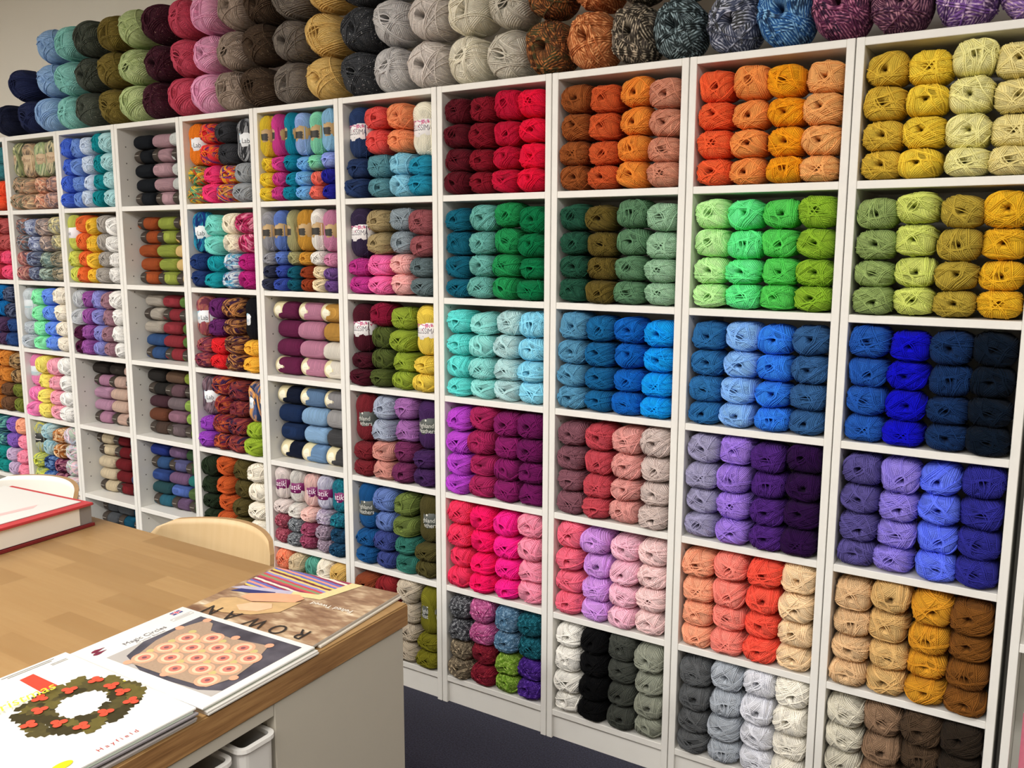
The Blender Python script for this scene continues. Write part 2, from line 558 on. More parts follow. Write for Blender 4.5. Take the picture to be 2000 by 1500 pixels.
def wrap(bm, r, ang0=0.0, sx=1.0):
    """bend flat artwork (x along the girth, y up) round a unit sleeve whose axis is z, centred on -y"""
    for v in bm.verts:
        a = v.co.x*sx/r+ang0
        v.co = Vector((r*math.sin(a), -r*math.cos(a), v.co.y))
def art(items, name, r, axis='z', ang=0.0):
    """items: (mesh | list of polygons, (dx, dy), scale-x, scale-y)"""
    bm = bmesh.new()
    for it, off, sx, sy in items:
        n0 = len(bm.verts)
        if isinstance(it, list):
            for poly in it:
                bm.faces.new([bm.verts.new((p[0]*sx+off[0], p[1]*sy+off[1], 0)) for p in poly])
        else:
            b2 = bmesh.new(); b2.from_mesh(it)
            for v in b2.verts: v.co = Vector((v.co.x*sx+off[0], v.co.y*sy+off[1], 0))
            tmp = bpy.data.meshes.new('t'); b2.to_mesh(tmp); b2.free()
            bm.from_mesh(tmp); bpy.data.meshes.remove(tmp)
    # long edges are cut so that the artwork can bend
    for _ in range(4):
        lng = [e for e in bm.edges if e.calc_length() > .18]
        if not lng: break
        bmesh.ops.subdivide_edges(bm, edges=lng, cuts=1)
    bmesh.ops.triangulate(bm, faces=bm.faces[:])
    wrap(bm, r, ang)
    if axis == 'x':
        for v in bm.verts: v.co = Vector((v.co.z, v.co.y, -v.co.x))
    return mesh_from(bm, name)
def disc(cx, cy, rx, ry, n=14, a0=0):
    return [(cx+rx*math.cos(2*PI*k/n+a0), cy+ry*math.sin(2*PI*k/n+a0)) for k in range(n)]
def rect(cx, cy, w, h):
    return [(cx-w/2, cy-h/2), (cx+w/2, cy-h/2), (cx+w/2, cy+h/2), (cx-w/2, cy+h/2)]
RB = .955     # sleeve radius on a standing ball
rr_ = random.Random(3)
STYLE = {}
def style(key, axis, colour, a, b, arts, ra=None):
    me = sleeve('paper_band', axis, RB if axis == 'z' else 1.0, a, b)
    me.materials.append(ink(colour, .5))
    kids = []
    for nm, items, col in arts:
        m = art(items, nm, ra or (RB if axis == 'z' else 1.0)+.006, axis, 0.0)
        m.materials.append(ink(col, .5)); kids.append((nm, m))
    STYLE[key] = (me, kids)
T = text_mesh
confetti = [disc(rr_.uniform(-1.5, 1.5), .28-abs(rr_.gauss(0, .07)), .05, .028, 6) for _ in range(46)]
confetti2 = [disc(rr_.uniform(-1.5, 1.5), .28-abs(rr_.gauss(0, .06)), .045, .026, 6) for _ in range(30)]
style('bell', 'z', 'F1EEEE', -.33, .33, [('lettering', [(T('BELLISSIMA', .42, 0, .95), (0, 0), .98, .72), (T('by', .1), (0, -.2), 1, .6)], '6F6A74'), ('printed_confetti', [(confetti, (0, 0), 1, 1)], 'D05A82'), ('printed_confetti', [(confetti2, (0, .0), 1, 1)], 'C98CB4')])
style('lab', 'z', 'E9ECEF', -.32, .32, [('lettering', [(T('Lab', .5), (.42, -.05), 1, .62)], '3A3D42'), ('lettering', [(T('Colour', .42), (-.52, -.05), .85, .62)], '9CC3D8'), ('printed_corner', [([[(-1.3, .32), (.1, .32), (-.5, .12), (-1.3, .0)]], (0, 0), 1, 1)], 'A8D4E6')])
style('heath', 'z', '4B504C', -.33, .33, [('lettering', [(T('Highland', .42), (0, .02), 1, .6), (T('Heathers', .42), (.1, -.19), 1, .6)], 'D9D8D0'), ('printed_emblem', [([disc(.1, .24, .08, .05, 5)], (0, 0), 1, 1)], 'D9D8D0')])
style('batik', 'z', '7A1C60', -.34, .34, [('lettering', [(T('batik', .78, .25), (0, .02), 1, .62)], 'F3E6EE'), ('printed_emblem', [([disc(.15, -.24, .1, .04, 8)], (0, 0), 1, 1)], 'E0B8D0')])
emb = [(-.85, 0), (-.72, .04), (-.78, .16), (-.6, .2), (0, .17), (.6, .2), (.78, .16), (.72, .04), (.85, 0), (.72, -.05), (.78, -.18), (.6, -.21), (0, -.18), (-.6, -.21), (-.78, -.18), (-.72, -.05)]
style('kraft', 'z', 'BE9F70', -.36, .36, [('printed_emblem', [([emb], (0, -.06), .85, .85)], '2A2620'), ('printed_dots', [([disc(0, .27, .04, .022, 8)], (0, 0), 1, 1)], '4A3A28')])
STYLE['kraft'][1][0][1].name = 'printed_emblem'
style('drift', 'z', 'CBB08E', -.30, .30, [('lettering', [(T('Drifter', .55), (0, .0), 1, .6)], '8A6A4C')])
style('inst', 'z', 'ECEAF0', -.30, .30, [('lettering', [(T('knit', .5), (-.2, -.05), 1, .6)], '3A3840')])
style('pale', 'z', 'D8DFE4', -.30, .30, [('printed_stripe', [([rect(0, -.1, 1.6, .03), rect(0, -.17, 1.2, .03)], (0, 0), 1, 1)], '8FB9C4')])
style('dark', 'z', '2A2C2A', -.30, .30, [('printed_stripe', [([disc(-.3, .12, .2, .06, 10), rect(.1, -.1, .9, .06)], (0, 0), 1, 1)], 'D8D4CE')])
style('cream', 'x', 'DED2A8', -.86, -.12, [('printed_medallion', [([disc(0, -.49, .62, .27, 20)], (0, 0), 1, 1)], 'EFE8CF'), ('lettering', [([rect(-.12, -.47, .16, .3)], (0, 0), 1, 1)], '8A83A8')])
style('brown', 'x', '4A423B', -.99, -.28, [('lettering', [([rect(x, -.62+.09*k, .1, .05) for k in range(5) for x in (-.12,)], (0, 0), 1, 1)], 'B5AEA4')], 1.045)
# the flat ends of a skein narrow, so its brown band is a closed cap
def cap_band():
    bm = bmesh.new()
    n = 36; rows = []
    for h in np.linspace(-1.012, -.08, 16):
        hh = min(1.0, abs(h)/1.012)
        rr = max(.02, math.sin(math.acos(min(1, hh**(1/.5))))**.5)*1.03
        rows.append([bm.verts.new((h, rr*superc(np.cos(2*PI*k/n), .9), rr*superc(np.sin(2*PI*k/n), .9))) for k in range(n)])
    for p, q in zip(rows, rows[1:]):
        for k in range(n):
            f = bm.faces.new((p[k], p[(k+1) % n], q[(k+1) % n], q[k])); f.smooth = True
    bm.faces.new(rows[0])
    bmesh.ops.recalc_face_normals(bm, faces=bm.faces[:])
    me = mesh_from(bm, 'paper_band'); me.materials.append(plain('brown_paper_band', '3A322C', .6, .25))
    return me
STYLE['brown'] = (cap_band(), STYLE['brown'][1])

# ------------------------------------------------------------------ what lies in each compartment
# columns from the left, each from the top: "count name hex[/hex[/hex]][:class]"; L-style = banded ball standing on end;
# B = a skein lying on its side with a band, S = one without. class m marl, s self-striping, t tweed
D = {}
D[0, 1] = ('all-yellow', ['4 mustard C4A43A', '4 sunflower-yellow F1D043', '4 pale-lemon F3EDA4', '4 straw-coloured D6C98A'])
D[0, 2] = ('olive-and-mustard', ['4 sage-olive 869A5C', '4 lime-olive BCC566', '4 bronze-olive A28D36', '4 golden-mustard D0A224'])
D[0, 3] = ('navy', ['4 royal-blue 1F4F9E', '4 ultramarine 0C0CAE', '4 navy 15305C', '4 blue-black 0B1828'])
D[0, 4] = ('violet-blue', ['4 dusty-purple 524A86', '4 lavender 8072C6', '4 cornflower 566ADA', '4 indigo 2A2A84'])
D[0, 5] = ('tan', ['4 beige C9A77E', '4 tan C09D66', '4 ochre BC8425', '4 chestnut-brown 74481C'])
D[0, 6] = ('dark-brown', ['4 stone-grey BDB8A8', '4 taupe 826852', '4 cocoa-brown 4E3D2E', '4 black-brown 30271F'])
D[1, 1] = ('neon-orange', ['4 neon-orange FF6A3C', '4 light-orange F89C52', '4 marigold F6A51E', '4 apricot F0AE6A'])
D[1, 2] = ('bright-green', ['4 pale-green B6E69C', '4 mint-green 62E08C', '4 grass-green 4FBC52', '4 moss-green 7EA52C'])
D[1, 3] = ('sky-blue', ['4 denim-blue 276298', '4 powder-blue 78A5DA', '4 bright-blue 2E74D4', '4 slate-blue 305888'])
D[1, 4] = ('purple', ['4 grey-lilac 8C88A6', '4 violet 8E6EC6', '4 deep-purple 492473', '4 blackcurrant 2C0E40'])
D[1, 5] = ('peach', ['4 peach EFA381', '4 salmon-pink E27F72', '4 coral-red E65442', '4 cream-peach EBCDA4'])
D[1, 6] = ('grey', ['4 dark-grey 5A5C5E', '4 mid-grey 9DA3AB', '4 silver-grey CACBD2', '4 cream-white EEE9DC'])
D[2, 1] = ('rust', ['4 saddle-brown 8C4C24', '4 rust BA522A', '4 tangerine D48032', '4 dusty-salmon C0826A'])
D[2, 2] = ('forest-green', ['4 forest-green 23523F', '4 olive-brown 605224', '4 sage-green 587E5E', '4 pale-sage 88AC8E'])
D[2, 3] = ('azure', ['4 grey-blue 4F86A6', '4 petrol-blue 165C8E', '4 cobalt-blue 0D58AA', '4 azure 1090DE'])
D[2, 4] = ('mauve', ['4 mauve-brown 7A4E59', '4 brick-red AA404A', '4 dusty-pink C78A84', '4 greige B9A9A3'])
D[2, 5] = ('soft-pink', ['4 rose-pink D66076', '4 lilac BD88CE', '4 blossom-pink DFACBE', '4 shell-pink F3CFCE'])
D[2, 6] = ('black-and-white', ['4 white F3F0E8', '4 black 0B0B0D', '4 charcoal 454842', '4 grey-green 888B7D'])
D[3, 1] = ('red', ['4 maroon 5C1622', '4 dark-red 7E1626', '4 crimson AF1434', '4 scarlet D41438'])
D[3, 2] = ('teal-and-green', ['4 dark-teal 135D74', '4 seafoam 5F9E96', '4 emerald 1E854B', '4 bottle-green 0C7042'])
D[3, 3] = ('aqua', ['4 aqua 5AC6C2', '4 pale-aqua 84C8C4', '4 misty-aqua A0C2C4', '4 ice-blue 86CEE6'])
D[3, 4] = ('magenta', ['4 orchid-purple A43EB6', '4 raspberry 962252', '4 plum 7C1C5C', '4 dark-plum 681654'])
D[3, 5] = ('hot-pink', ['4 watermelon-red D23054', '4 cerise DC145A', '4 neon-pink F0228C', '4 baby-pink F292AC'])
D[3, 6] = ('marled', ['2 charcoal-marl 34353A/8C8E92/4A4A4E:m,2 taupe-marl 5C5244/A8987E/6E6252:m', '2 pink-marl 8E3A6A/C87CA4/A84A7E:m,2 wine-red 70182A/94303C/7A1A2A:m', '2 blue-marl 42617C/7E9CB4/4A6F8C:m,2 apple-green 5E8224/A0BC5A/7A9E35:m', '2 peacock 0E424E/2A7080/12505C:m,2 royal-purple 3A1C70/6440A0/40207C:m'])
D[4, 1] = ('navy-and-coral', ['L-bell navy 283A62,2 navy 283A62', '2 coral CE4C48,2 teal-grey 54848F', '2 soft-orange E28A5E,2 light-blue 7CB6CC', 'L-bell cream EBE6D2,2 turquoise 2384A2'])
D[4, 2] = ('grey-and-pink', ['L-bell aubergine 362B46,2 magenta AA327F', '2 khaki 978662,2 bubblegum-pink D8629A', '2 pewter-grey 808C94,2 rose-beige D89E9C', '2 dusty-maroon 8C4F54,2 storm-grey 5E6E72'])
D[4, 3] = ('olive-and-wine', ['L-bell dark-wine 4A1624,2 dark-wine 4A1624', '1 ruby 7C1632,3 dark-olive 4D582A', '4 leaf-olive 809230', 'L-bell dull-yellow CDB244,2 dull-yellow CDB244'])
D[4, 4] = ('heather-mauve', ['L-heath dark-red 70222A,2 dark-red 70222A', '2 heather-grey 9199AA,2 rose-brown B77E74', '2 heather-purple 905E98,2 wine 6C2C54', 'L-heath night-purple 432656,2 night-purple 432656'])
D[4, 5] = ('heather-blue', ['L-heath ocean-blue 184C80,2 ocean-blue 184C80', '2 dusk-blue 566BA0,2 ink-blue 36417A', '2 fern-green 627138,2 pine-teal 316C60', 'L-heath peat-brown 4E4826,2 peat-brown 4E4826'])
D[4, 6] = ('brown-and-oatmeal', ['4 russet 7C3C24', '4 oxblood 7E2226', '4 oatmeal AEA290', 'L-heath moss-gold 74701F,2 moss-gold 74701F'])
D[5, 1] = ('kraft-banded bright', ['L-kraft lemon F5D43E,3 lemon F5D43E', 'L-kraft fuchsia C43E88,3 fuchsia C43E88', 'L-kraft lagoon 15809A,3 lagoon 15809A', 'L-kraft periwinkle 92B0E8,3 clear-blue 72B0E4', 'L-kraft mint 7CC8A6,1 mint 7CC8A6,2 melon E26E60', 'L-kraft pastel-blue 90C6EC,1 periwinkle 92A4E6,2 deep-blue 24248E'])
D[5, 2] = ('kraft-banded muted', ['L-kraft ash-grey 8E8E94,1 ash-grey 8E8E94,2 midnight-grey 363A52', 'L-kraft mid-blue 5872B6,1 mid-blue 5872B6,2 lapis 364A9C', 'L-kraft moss 9A966C,1 moss 9A966C,2 deep-teal 165A70', 'L-kraft honey BF8C38,1 honey BF8C38,2 burnt-orange 8C3C22', 'L-kraft white F3EFE8,1 white F3EFE8,2 cream EAD8B4', 'L-kraft orchid C07C9C,1 orchid C07C9C,2 amethyst 6E4C8A'])
D[5, 3] = ('cream-banded rose', ['B plum-red 6C264C,2S plum-red 6C264C,B plum-red 6C264C', 'B rose-mauve B97E97,2S rose-mauve B97E97,B rose-mauve B97E97', 'B caramel B58842,1S caramel B58842,1S ivory EEE7DA,B ivory EEE7DA'])
D[5, 4] = ('cream-banded blue', ['B midnight 161F36,2S dark-navy 1E3258,B midnight 161F36', 'B steel-blue 5E7A9C,2S pale-blue 86A9CC,B steel-blue 6E8FB4', 'B dove-grey 8C8A8C,1S dove-grey 9A9898,1S graphite 4C4C4E,B graphite 4C4C4E'])
D[5, 5] = ('purple-banded', ['L-batik pearl CDC0BC/BEB2B0/D8CCC6:s,1 pearl CDC0BC,2 cranberry 7C3040/B86A78/8E3A4C:m', 'L-batik off-white C8C4BE/B4B0AC/D6D2CC:s,1 off-white C8C4BE,2 steel-marl 565A60/9EA2A6/6F7378:m', 'L-batik blush DCB4AC/C89C98/E4C4BC:s,1 blush DCB4AC,2 mulberry 7C304C/A85C76/8E3F58:m', 'L-batik pale-lilac B8B4C6/A09CB4/C8C6D4:s,1 lilac-marl A498A8/C8C0CC/8C7A98:m,2 heather-marl 7A6878/B0A0B0/8C7A88:m', 'L-batik ocean-marl 165E70/2A94A4/1F4A66:m,1 ocean-marl 165E70/2A94A4/1F4A66:m,2 marine-marl 12304C/2C5C7C/173F5E:m'])
D[5, 6] = ('half-hidden pastel', ['4 apricot-marl E27A58/ECA07C/D06A50:m', '4 sand C4B090', '4 jade 529282', '4 eggshell E2DACA', '4 old-gold C6A25C'])
D[6, 1] = ('orange-and-grey', ['L-lab clear-orange EE7E24,2 rainbow-striped E2B63A/4A8E6A/B04A2A:s', '2 red-orange-striped D2323A/E8772E/6E2A60:s,2 hot-rose D4366C', '2 carbon 3C3D42,2 carnival-striped E0A030/4A2E7E/D0502A:s', 'L-lab black-and-grey-striped 35363A/9A9CA0/5A5C60:s,2 zinc-grey 8C9094'])
D[6, 2] = ('blue-and-magenta', ['L-lab blue-and-teal-striped 1E3E84/2A94B4/183060:s,2 dark-denim 22386C', '2 turquoise-pale 6EC2B8,2 teal 188C98', '2 vanilla EFE5CE,2 ice-striped 4E94B4/DCE4E8/5A6890:s', '2 pink-and-wine-striped B83A6A/8A1C3E/E08AA4:s,2 dark-magenta A2206E'])
D[6, 3] = ('red-and-brown', ['L-lab brick-striped 8F4650/A86A58/6A3444:s,2 wine-striped 8A3E4A/5C2A48/A85A50:s', '2 grape 602762,2 poppy-red C82228', '4 autumn-striped 5A342C/B07A48/3E2440:s', 'L-lab jet-black 17171C,2 egg-yolk F0B43E'])
D[6, 4] = ('flame-striped', ['L-lab smoky-striped 6A5058/8A7480/4A3C48:s,2 bright-violet 863CA6', '4 flame-striped 7A2630/A8502E/3E2448:s', '4 ember-striped 6A2834/8E4038/34243E:s', 'L-lab blue-and-orange-striped 4A5A84/D89A54/2C3A5C:s,2 fresh-green 88A030'])
D[6, 5] = ('dark-green', ['4 hunter-green 232F1F', '4 terracotta AA4C24', '4 dark-khaki 524826', '4 ivory-cream EDE5D4'])
for rr, nm, cols in (
    (1, 'black-and-mauve', ['S black 20242A,B black 20242A,2S black 20242A,B black 20242A', 'S ash-rose AC8A92,B ash-rose AC8A92,2S ash-rose AC8A92,B ash-rose AC8A92', 'S mist-grey C7CBC8,B mist-grey C7CBC8,2S mist-grey C7CBC8,B mist-grey C7CBC8']),
    (2, 'rust-and-green', ['B rust-brown 9C4C28,B rust-brown 9C4C28,2S rust-brown 9C4C28,B rust-brown 9C4C28', 'S avocado 929E46,B avocado 929E46,2S avocado 929E46,B avocado 929E46', 'B buttermilk DBBB7C,B buttermilk DBBB7C,2S buttermilk DBBB7C,B buttermilk DBBB7C']),
    (3, 'pebble-and-red', ['S pebble ACA498,B pebble ACA498,S pebble ACA498,S denim 355280,B denim 355280', 'S redcurrant 8C323A,B redcurrant 8C323A,2S redcurrant 8C323A,B redcurrant 8C323A', 'S meadow-green 5C7C3C,B meadow-green 5C7C3C,2S meadow-green 5C7C3C,B meadow-green 5C7C3C']),
    (4, 'dusky-brown', ['S soot 33302E,B soot 33302E,S aubergine-brown 50343C,S bark-brown 6E4230,B bark-brown 55443C', 'S earth-brown 6C5444,B dusk-mauve 6E525A,S fog-mauve 7A6C70,S mauve-rose 8A6474,B fog-mauve 6A5C60', 'S spring-green 88983C,B spring-green 88983C,2S spring-green 84A04A,B spring-green 84A04A']),
    (5, 'deep-blue', ['S lapis-blue 26357E,B harbour-blue 355480,S lapis-blue 2E447E,S spruce 2E5258,B harbour-blue 2E6478', 'S thistle 6C5474,B thistle 5A5A84,S thistle 785A7C,S bluebell 4A62A4,B thistle 6C5474', 'S ivy-green 3C5838,B ivy-green 3C5838,S jade-green 2E7C78,S ivy-green 50683C,B ivy-green 50683C'])):
    D[7, rr] = (nm, cols)
D[8, 1] = ('blue-and-white', ['4 hyacinth-blue 4161C2', '4 soft-denim 6484C4', '4 ice-white CEDDF2', '4 deep-turquoise 13808A', '4 duck-egg 9CC4C8'])
D[8, 2] = ('lime-to-white', ['L-inst lime BCC258,2 lime BCC258', '4 pumpkin D26432', '4 corn-yellow E8BA3C', '4 putty-grey 9A948D', '4 snow-white F2F0EC'])
D[8, 3] = ('purple-and-white', ['2 cloud-grey B0B4B8,2 mulberry-wine 4E1C3C', '4 heather-violet 8C4E92', '4 wisteria 8080BC', '4 antique-mauve 906C78', '4 chalk-white F2F0EC'])
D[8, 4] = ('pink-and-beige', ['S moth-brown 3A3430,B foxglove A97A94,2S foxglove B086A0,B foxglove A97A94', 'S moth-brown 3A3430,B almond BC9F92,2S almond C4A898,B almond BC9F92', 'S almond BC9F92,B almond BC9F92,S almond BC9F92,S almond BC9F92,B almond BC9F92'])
D[8, 5] = ('cream-and-red', ['B biscuit C2B294,B biscuit C2B294,2S biscuit C9B99C,B biscuit C2B294', 'B garnet 6C1C22,B garnet 6C1C22,2S garnet 6E1E24,B garnet 6C1C22', 'S lead-blue 3A4A5C,B lead-blue 3A4A5C,2S lead-blue 3A4A6C,B lead-blue 3A4A5C'])
D[8, 6] = ('dark-grey', ['B slate 55585C,B slate 55585C,S slate 55585C,S slate 55585C,B slate 55585C', 'S slate 55585C,B deep-petrol 14506A,S deep-petrol 14506A,S deep-petrol 14506A,B deep-petrol 14506A', 'S deep-petrol 14506A,B deep-petrol 14506A,S deep-petrol 14506A,S deep-petrol 14506A,B deep-petrol 14506A'])
D[9, 1] = ('hedgerow', ['L-drift fern-striped 8E9468/5A6450/C2BE94:s,2 lichen-striped 8A8670/B89478/6A6A5C:s', 'L-drift fawn-striped BCA080/7A6A5C/CDB898:s,2 sandstone-striped B89074/8A7A68/D8B890:s', 'L-drift willow-striped A8B684/7E9070/C8CCA4:s,2 salmon-striped C0826A/D8B094/8A6E64:s', 'L-drift olive-striped 98987A/5C6456/C4B894:s,2 clay-striped B08878/7A6A6E/D0A898:s'])
D[9, 2] = ('pebble-striped', ['2 graphite-striped 5A606A/9A6A5C/8A949C:s,2 brick-rose-striped 9C6060/C08C80/6A5058:s', '2 periwinkle-striped 8088A6/B4BCCC/5A648A:s,2 slate-striped 5A6480/8890A4/4A4A60:s', '2 driftwood-striped A08A80/7A7478/C8B4A8:s,2 seaweed-striped 6E8480/A8B8AC/5C6458:s', '2 hay-striped B4AC80/8A8A84/D8CC9C:s,2 bark-striped 7A7460/A89C84/5A6460:s'])
D[9, 3] = ('mint-and-blue', ['L-pale misty-grey B4BCC2,2 misty-grey A8B0B8', '4 spearmint 80D8A2', '4 forget-me-not 6088D8', '4 clotted-cream F0E8D8'])
D[9, 4] = ('pink-and-yellow', ['L-pale candy-pink DC7EAC,2 candy-pink DA76A8', '4 primrose F0E070', '4 sugar-pink E09AAA', '4 milk-white F4F2EE'])
D[9, 5] = ('pastel-striped', ['L-dark reed-striped A0A898/B8B050/7A8A8C:s,2 citrus-striped A8B068/C8CC50/7A8A60:s', '2 seaglass-striped 7EA4B0/A8C0C4/90A8A8:s,2 sapphire-striped 2A4A84/6A8AB8/1C2C54:s', '2 copper-striped A0602C/D8B890/7A4420:s,2 claret-striped 6A2A4C/A87080/4A2038:s', '4 dawn-striped B0B8C4/D0B0B8/A0B0A0:s'])
D[9, 6] = ('peach-striped', ['4 sunset-striped D8A080/B8B8C0/E0C090:s']*4)
D[10, 1] = ('teal-and-tomato', ['4 sienna A05030', '4 sienna A05030', '4 stone-teal 50807C', '2 spruce-teal 3C7C84,2 tomato-red E25030'])
D[10, 2] = ('brick-and-rose', ['4 brick A04048', '4 brick A04048', '2 faded-brick B0504C,2 ruby-red A03040', '2 foxed-red A85050,2 rose-red D84C70'])
D[10, 3] = ('indigo', ['4 indigo-blue 204080', '4 indigo-blue 204080', '2 strong-blue 10609C,2 fig-purple 503858', '2 ink-striped 2C3450/5A6480/1C2238:s,2 naval-blue 284478'])
D[10, 4] = ('ginger', ['4 ginger A86428', '4 ginger A86428', '2 amber-brown B87430,2 umber 6A4A34', '2 pheasant-striped 7A5A3C/A88A60/4A3A2C:s,2 bracken-green 6C7430'])
D[10, 5] = ('sea-and-pink', ['4 sea-green 188078', '2 teal-striped 2C5470/60A094/1C3450:s,2 jade-teal 18807C', '2 iris 7454A4,2 lilac-grey B09CB8', '1 pale-peach F0A888,3 flamingo-pink E0849C'])

M_BY = {'m': 'marl', 's': 'stripe', 't': 'tweed', '': 'plain'}
def yl(h):
    c = lin(h)[:3]; m = max(max(c), .01); k = min(.75+.57*min(1, m/.35)**.5, .93/m)
    return tuple(x*k for x in c)+(1.0,)
def parse(seg):
    p = seg.strip().split(' ')
    head, nm, hx = p[0], p[1].replace('-', ' ') if False else p[1], p[2]
    cls = ''
    if ':' in hx: hx, cls = hx.split(':')
    hs = hx.split('/')
    c1 = yl(hs[0]); c2 = yl(hs[1]) if len(hs) > 1 else c1; c3 = yl(hs[2]) if len(hs) > 2 else c2
    if head.startswith('L-'): return 1, 'L', head[2:], nm, (c1, c2, c3), M_BY[cls]
    if head[-1] in 'BS': return int(head[:-1] or 1), head[-1], '', nm, (c1, c2, c3), M_BY[cls]
    return int(head), 'N', '', nm, (c1, c2, c3), M_BY[cls]

items = []     # every ball: dict(kind, loc, half, ...)
ORD = ['first', 'second', 'third', 'fourth', 'fifth', 'sixth']
rnd = random.Random(11)
RECESS = {(7, 1): .05, (7, 2): .05, (7, 3): .055, (7, 4): .05, (7, 5): .045, (8, 4): .06, (8, 5): .06, (8, 6): .06, (5, 3): .035, (5, 4): .035, (8, 1): .0, (9, 5): .0}
for (c, r), (cell, cols) in D.items():
    x0 = -.4*c+BT+.002; x1 = -.4*c+.4-BT-.002
    zb = SH[r-1]; zt = (TOPZ if r == 1 else SH[r-2])-BT
    H = zt-zb
    n = len(cols)
    P = (x1-x0)/n
    inset = .0
    side = any(parse(s)[1] in 'BS' for s in cols[0].split(','))
    if side:
        P = .118; inset = .012 if c != 5 else .006
        if c in (7, 8): inset = .016
        P = min(.118, (x1-x0-inset-.002)/3)
    fy = RECESS.get((c, r), 0.0)
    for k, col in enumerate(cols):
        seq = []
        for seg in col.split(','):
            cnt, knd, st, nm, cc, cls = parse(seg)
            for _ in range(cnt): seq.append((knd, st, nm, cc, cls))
        total = H*rnd.uniform(.925, .985)
        nN = sum(1 for s in seq if s[0] != 'L')
        hL = {'bell': .163, 'heath': .165, 'lab': .155, 'kraft': .142, 'batik': .122}.get(seq[0][1], .150)
        if seq[0][0] == 'L': total = H*rnd.uniform(.95, .985)
        hN = (total-hL*(len(seq)-nN))/max(nN, 1)
        # the lower balls of a stack are pressed flatter
        ws = [rnd.uniform(.93, 1.07)*(1.08-.05*i) for i in range(nN)]
        if side: ws = [1]*nN; hN = H*.93/nN
        sc = sum(ws)/max(nN, 1)
        z = zt-(H-(hN*nN+hL*(len(seq)-nN)))
        iN = 0
        xc = x0+inset+P*(k+.5)
        lean = rnd.uniform(-.004, .004)
        for i, (knd, st, nm, cc, cls) in enumerate(seq):
            h = hL if knd == 'L' else hN*ws[iN]/sc
            if knd != 'L': iN += 1
            zc = z-h/2; z -= h
            same = [q for q in range(len(seq)) if seq[q][0] == knd]
            pos = ('topmost', 'second from top', 'third from top', 'fourth from top', 'bottom')[i if i < len(seq)-1 else 4]
            it = dict(c=c, r=r, cell=cell, col=k, nm=nm, cc=cc, cls=cls, pos=pos, st=st, nc=n, i=i, n=len(seq))
            jx = lean*(1-2*i/max(1, len(seq)-1))+rnd.uniform(-.002, .002)
            kw = .530 if knd == 'N' else .50
            xx = min(max(xc+jx, x0+P*kw), x1-P*kw) if not side else xc+rnd.uniform(-.0015, .0015)-.0005
            hh_ = h*(.520 if knd == 'N' else .503)
            if knd in 'BS': hh_ *= .97
            if i == len(seq)-1: zc = zb+hh_*(1.05 if knd in 'BS' else 1)+.0004
            zc = min(max(zc, zb+hh_*(1.05 if knd in 'BS' else 1)+.0004), zt-hh_-.0006)
            if knd == 'L':
                it.update(kind='labelled', loc=(xx, fy+P*.5+rnd.uniform(-.006, .004), zc), half=(P*.496, P*.49 if P > .07 else .042, hh_), ry=0, rz=rnd.uniform(-.12, .12))
            elif knd in 'BS':
                it.update(kind='skein', band=knd == 'B', style='cream' if c == 5 else 'brown', loc=(xx, fy+.035+rnd.uniform(-.005, .006), zc), half=(P*.5, .036, hh_), rz=rnd.uniform(-.03, .03), ry=0)
            else:
                dy = .062
                it.update(kind='ball', loc=(xx, fy+dy-.012+rnd.uniform(-.008, .007)-.004*(i == len(seq)-1), zc), half=(P*kw, dy, hh_), rz=rnd.uniform(-.06, .06), ry=rnd.choice([0, PI])+0)
            if k in (0, n-1): it['rz'] = 0
            items.append(it)

# ------------------------------------------------------------------ what the table hides
TX1, TY0, TY1, TZ = -.45, -1.95, -1.075, .89
def hidden(p):
    p = Vector(p); d = p-EYE
    if p.z < TZ:
        t = (TZ-EYE.z)/d.z; q = EYE+d*t
        if q.x < TX1 and TY0 < q.y < TY1: return True
    t = (TX1-EYE.x)/d.x if d.x < -1e-6 else 9
    if 0 < t < 1:
        q = EYE+d*t
        if q.z < TZ and TY0 < q.y < TY1: return True
    return False
vis = []
for it in items:
    x, y, z = it['loc']; hx, hy, hz = it['half']
    pts = [(x, y-hy, z), (x-hx*.8, y-hy*.6, z), (x+hx*.8, y-hy*.6, z), (x, y-hy*.6, z+hz*.9)]
    u, v, d = px(pts[0])
    if u < -60 or u > 2060 or v > 1570 or v < -60: continue
    it['area'] = hx*hz*4*(F/d)**2
    if all(hidden(p) for p in pts):
        # behind the counter: still there under the balls one can see, counted last
        if it['kind'] != 'ball' and not any(v['c'] == it['c'] and v['r'] == it['r'] and v['col'] == it['col'] for v in vis): continue
        it['area'] *= .001
    vis.append(it)
balls = sorted([i for i in vis if i['kind'] == 'ball'], key=lambda i: -i['area'])
NEAR = 300

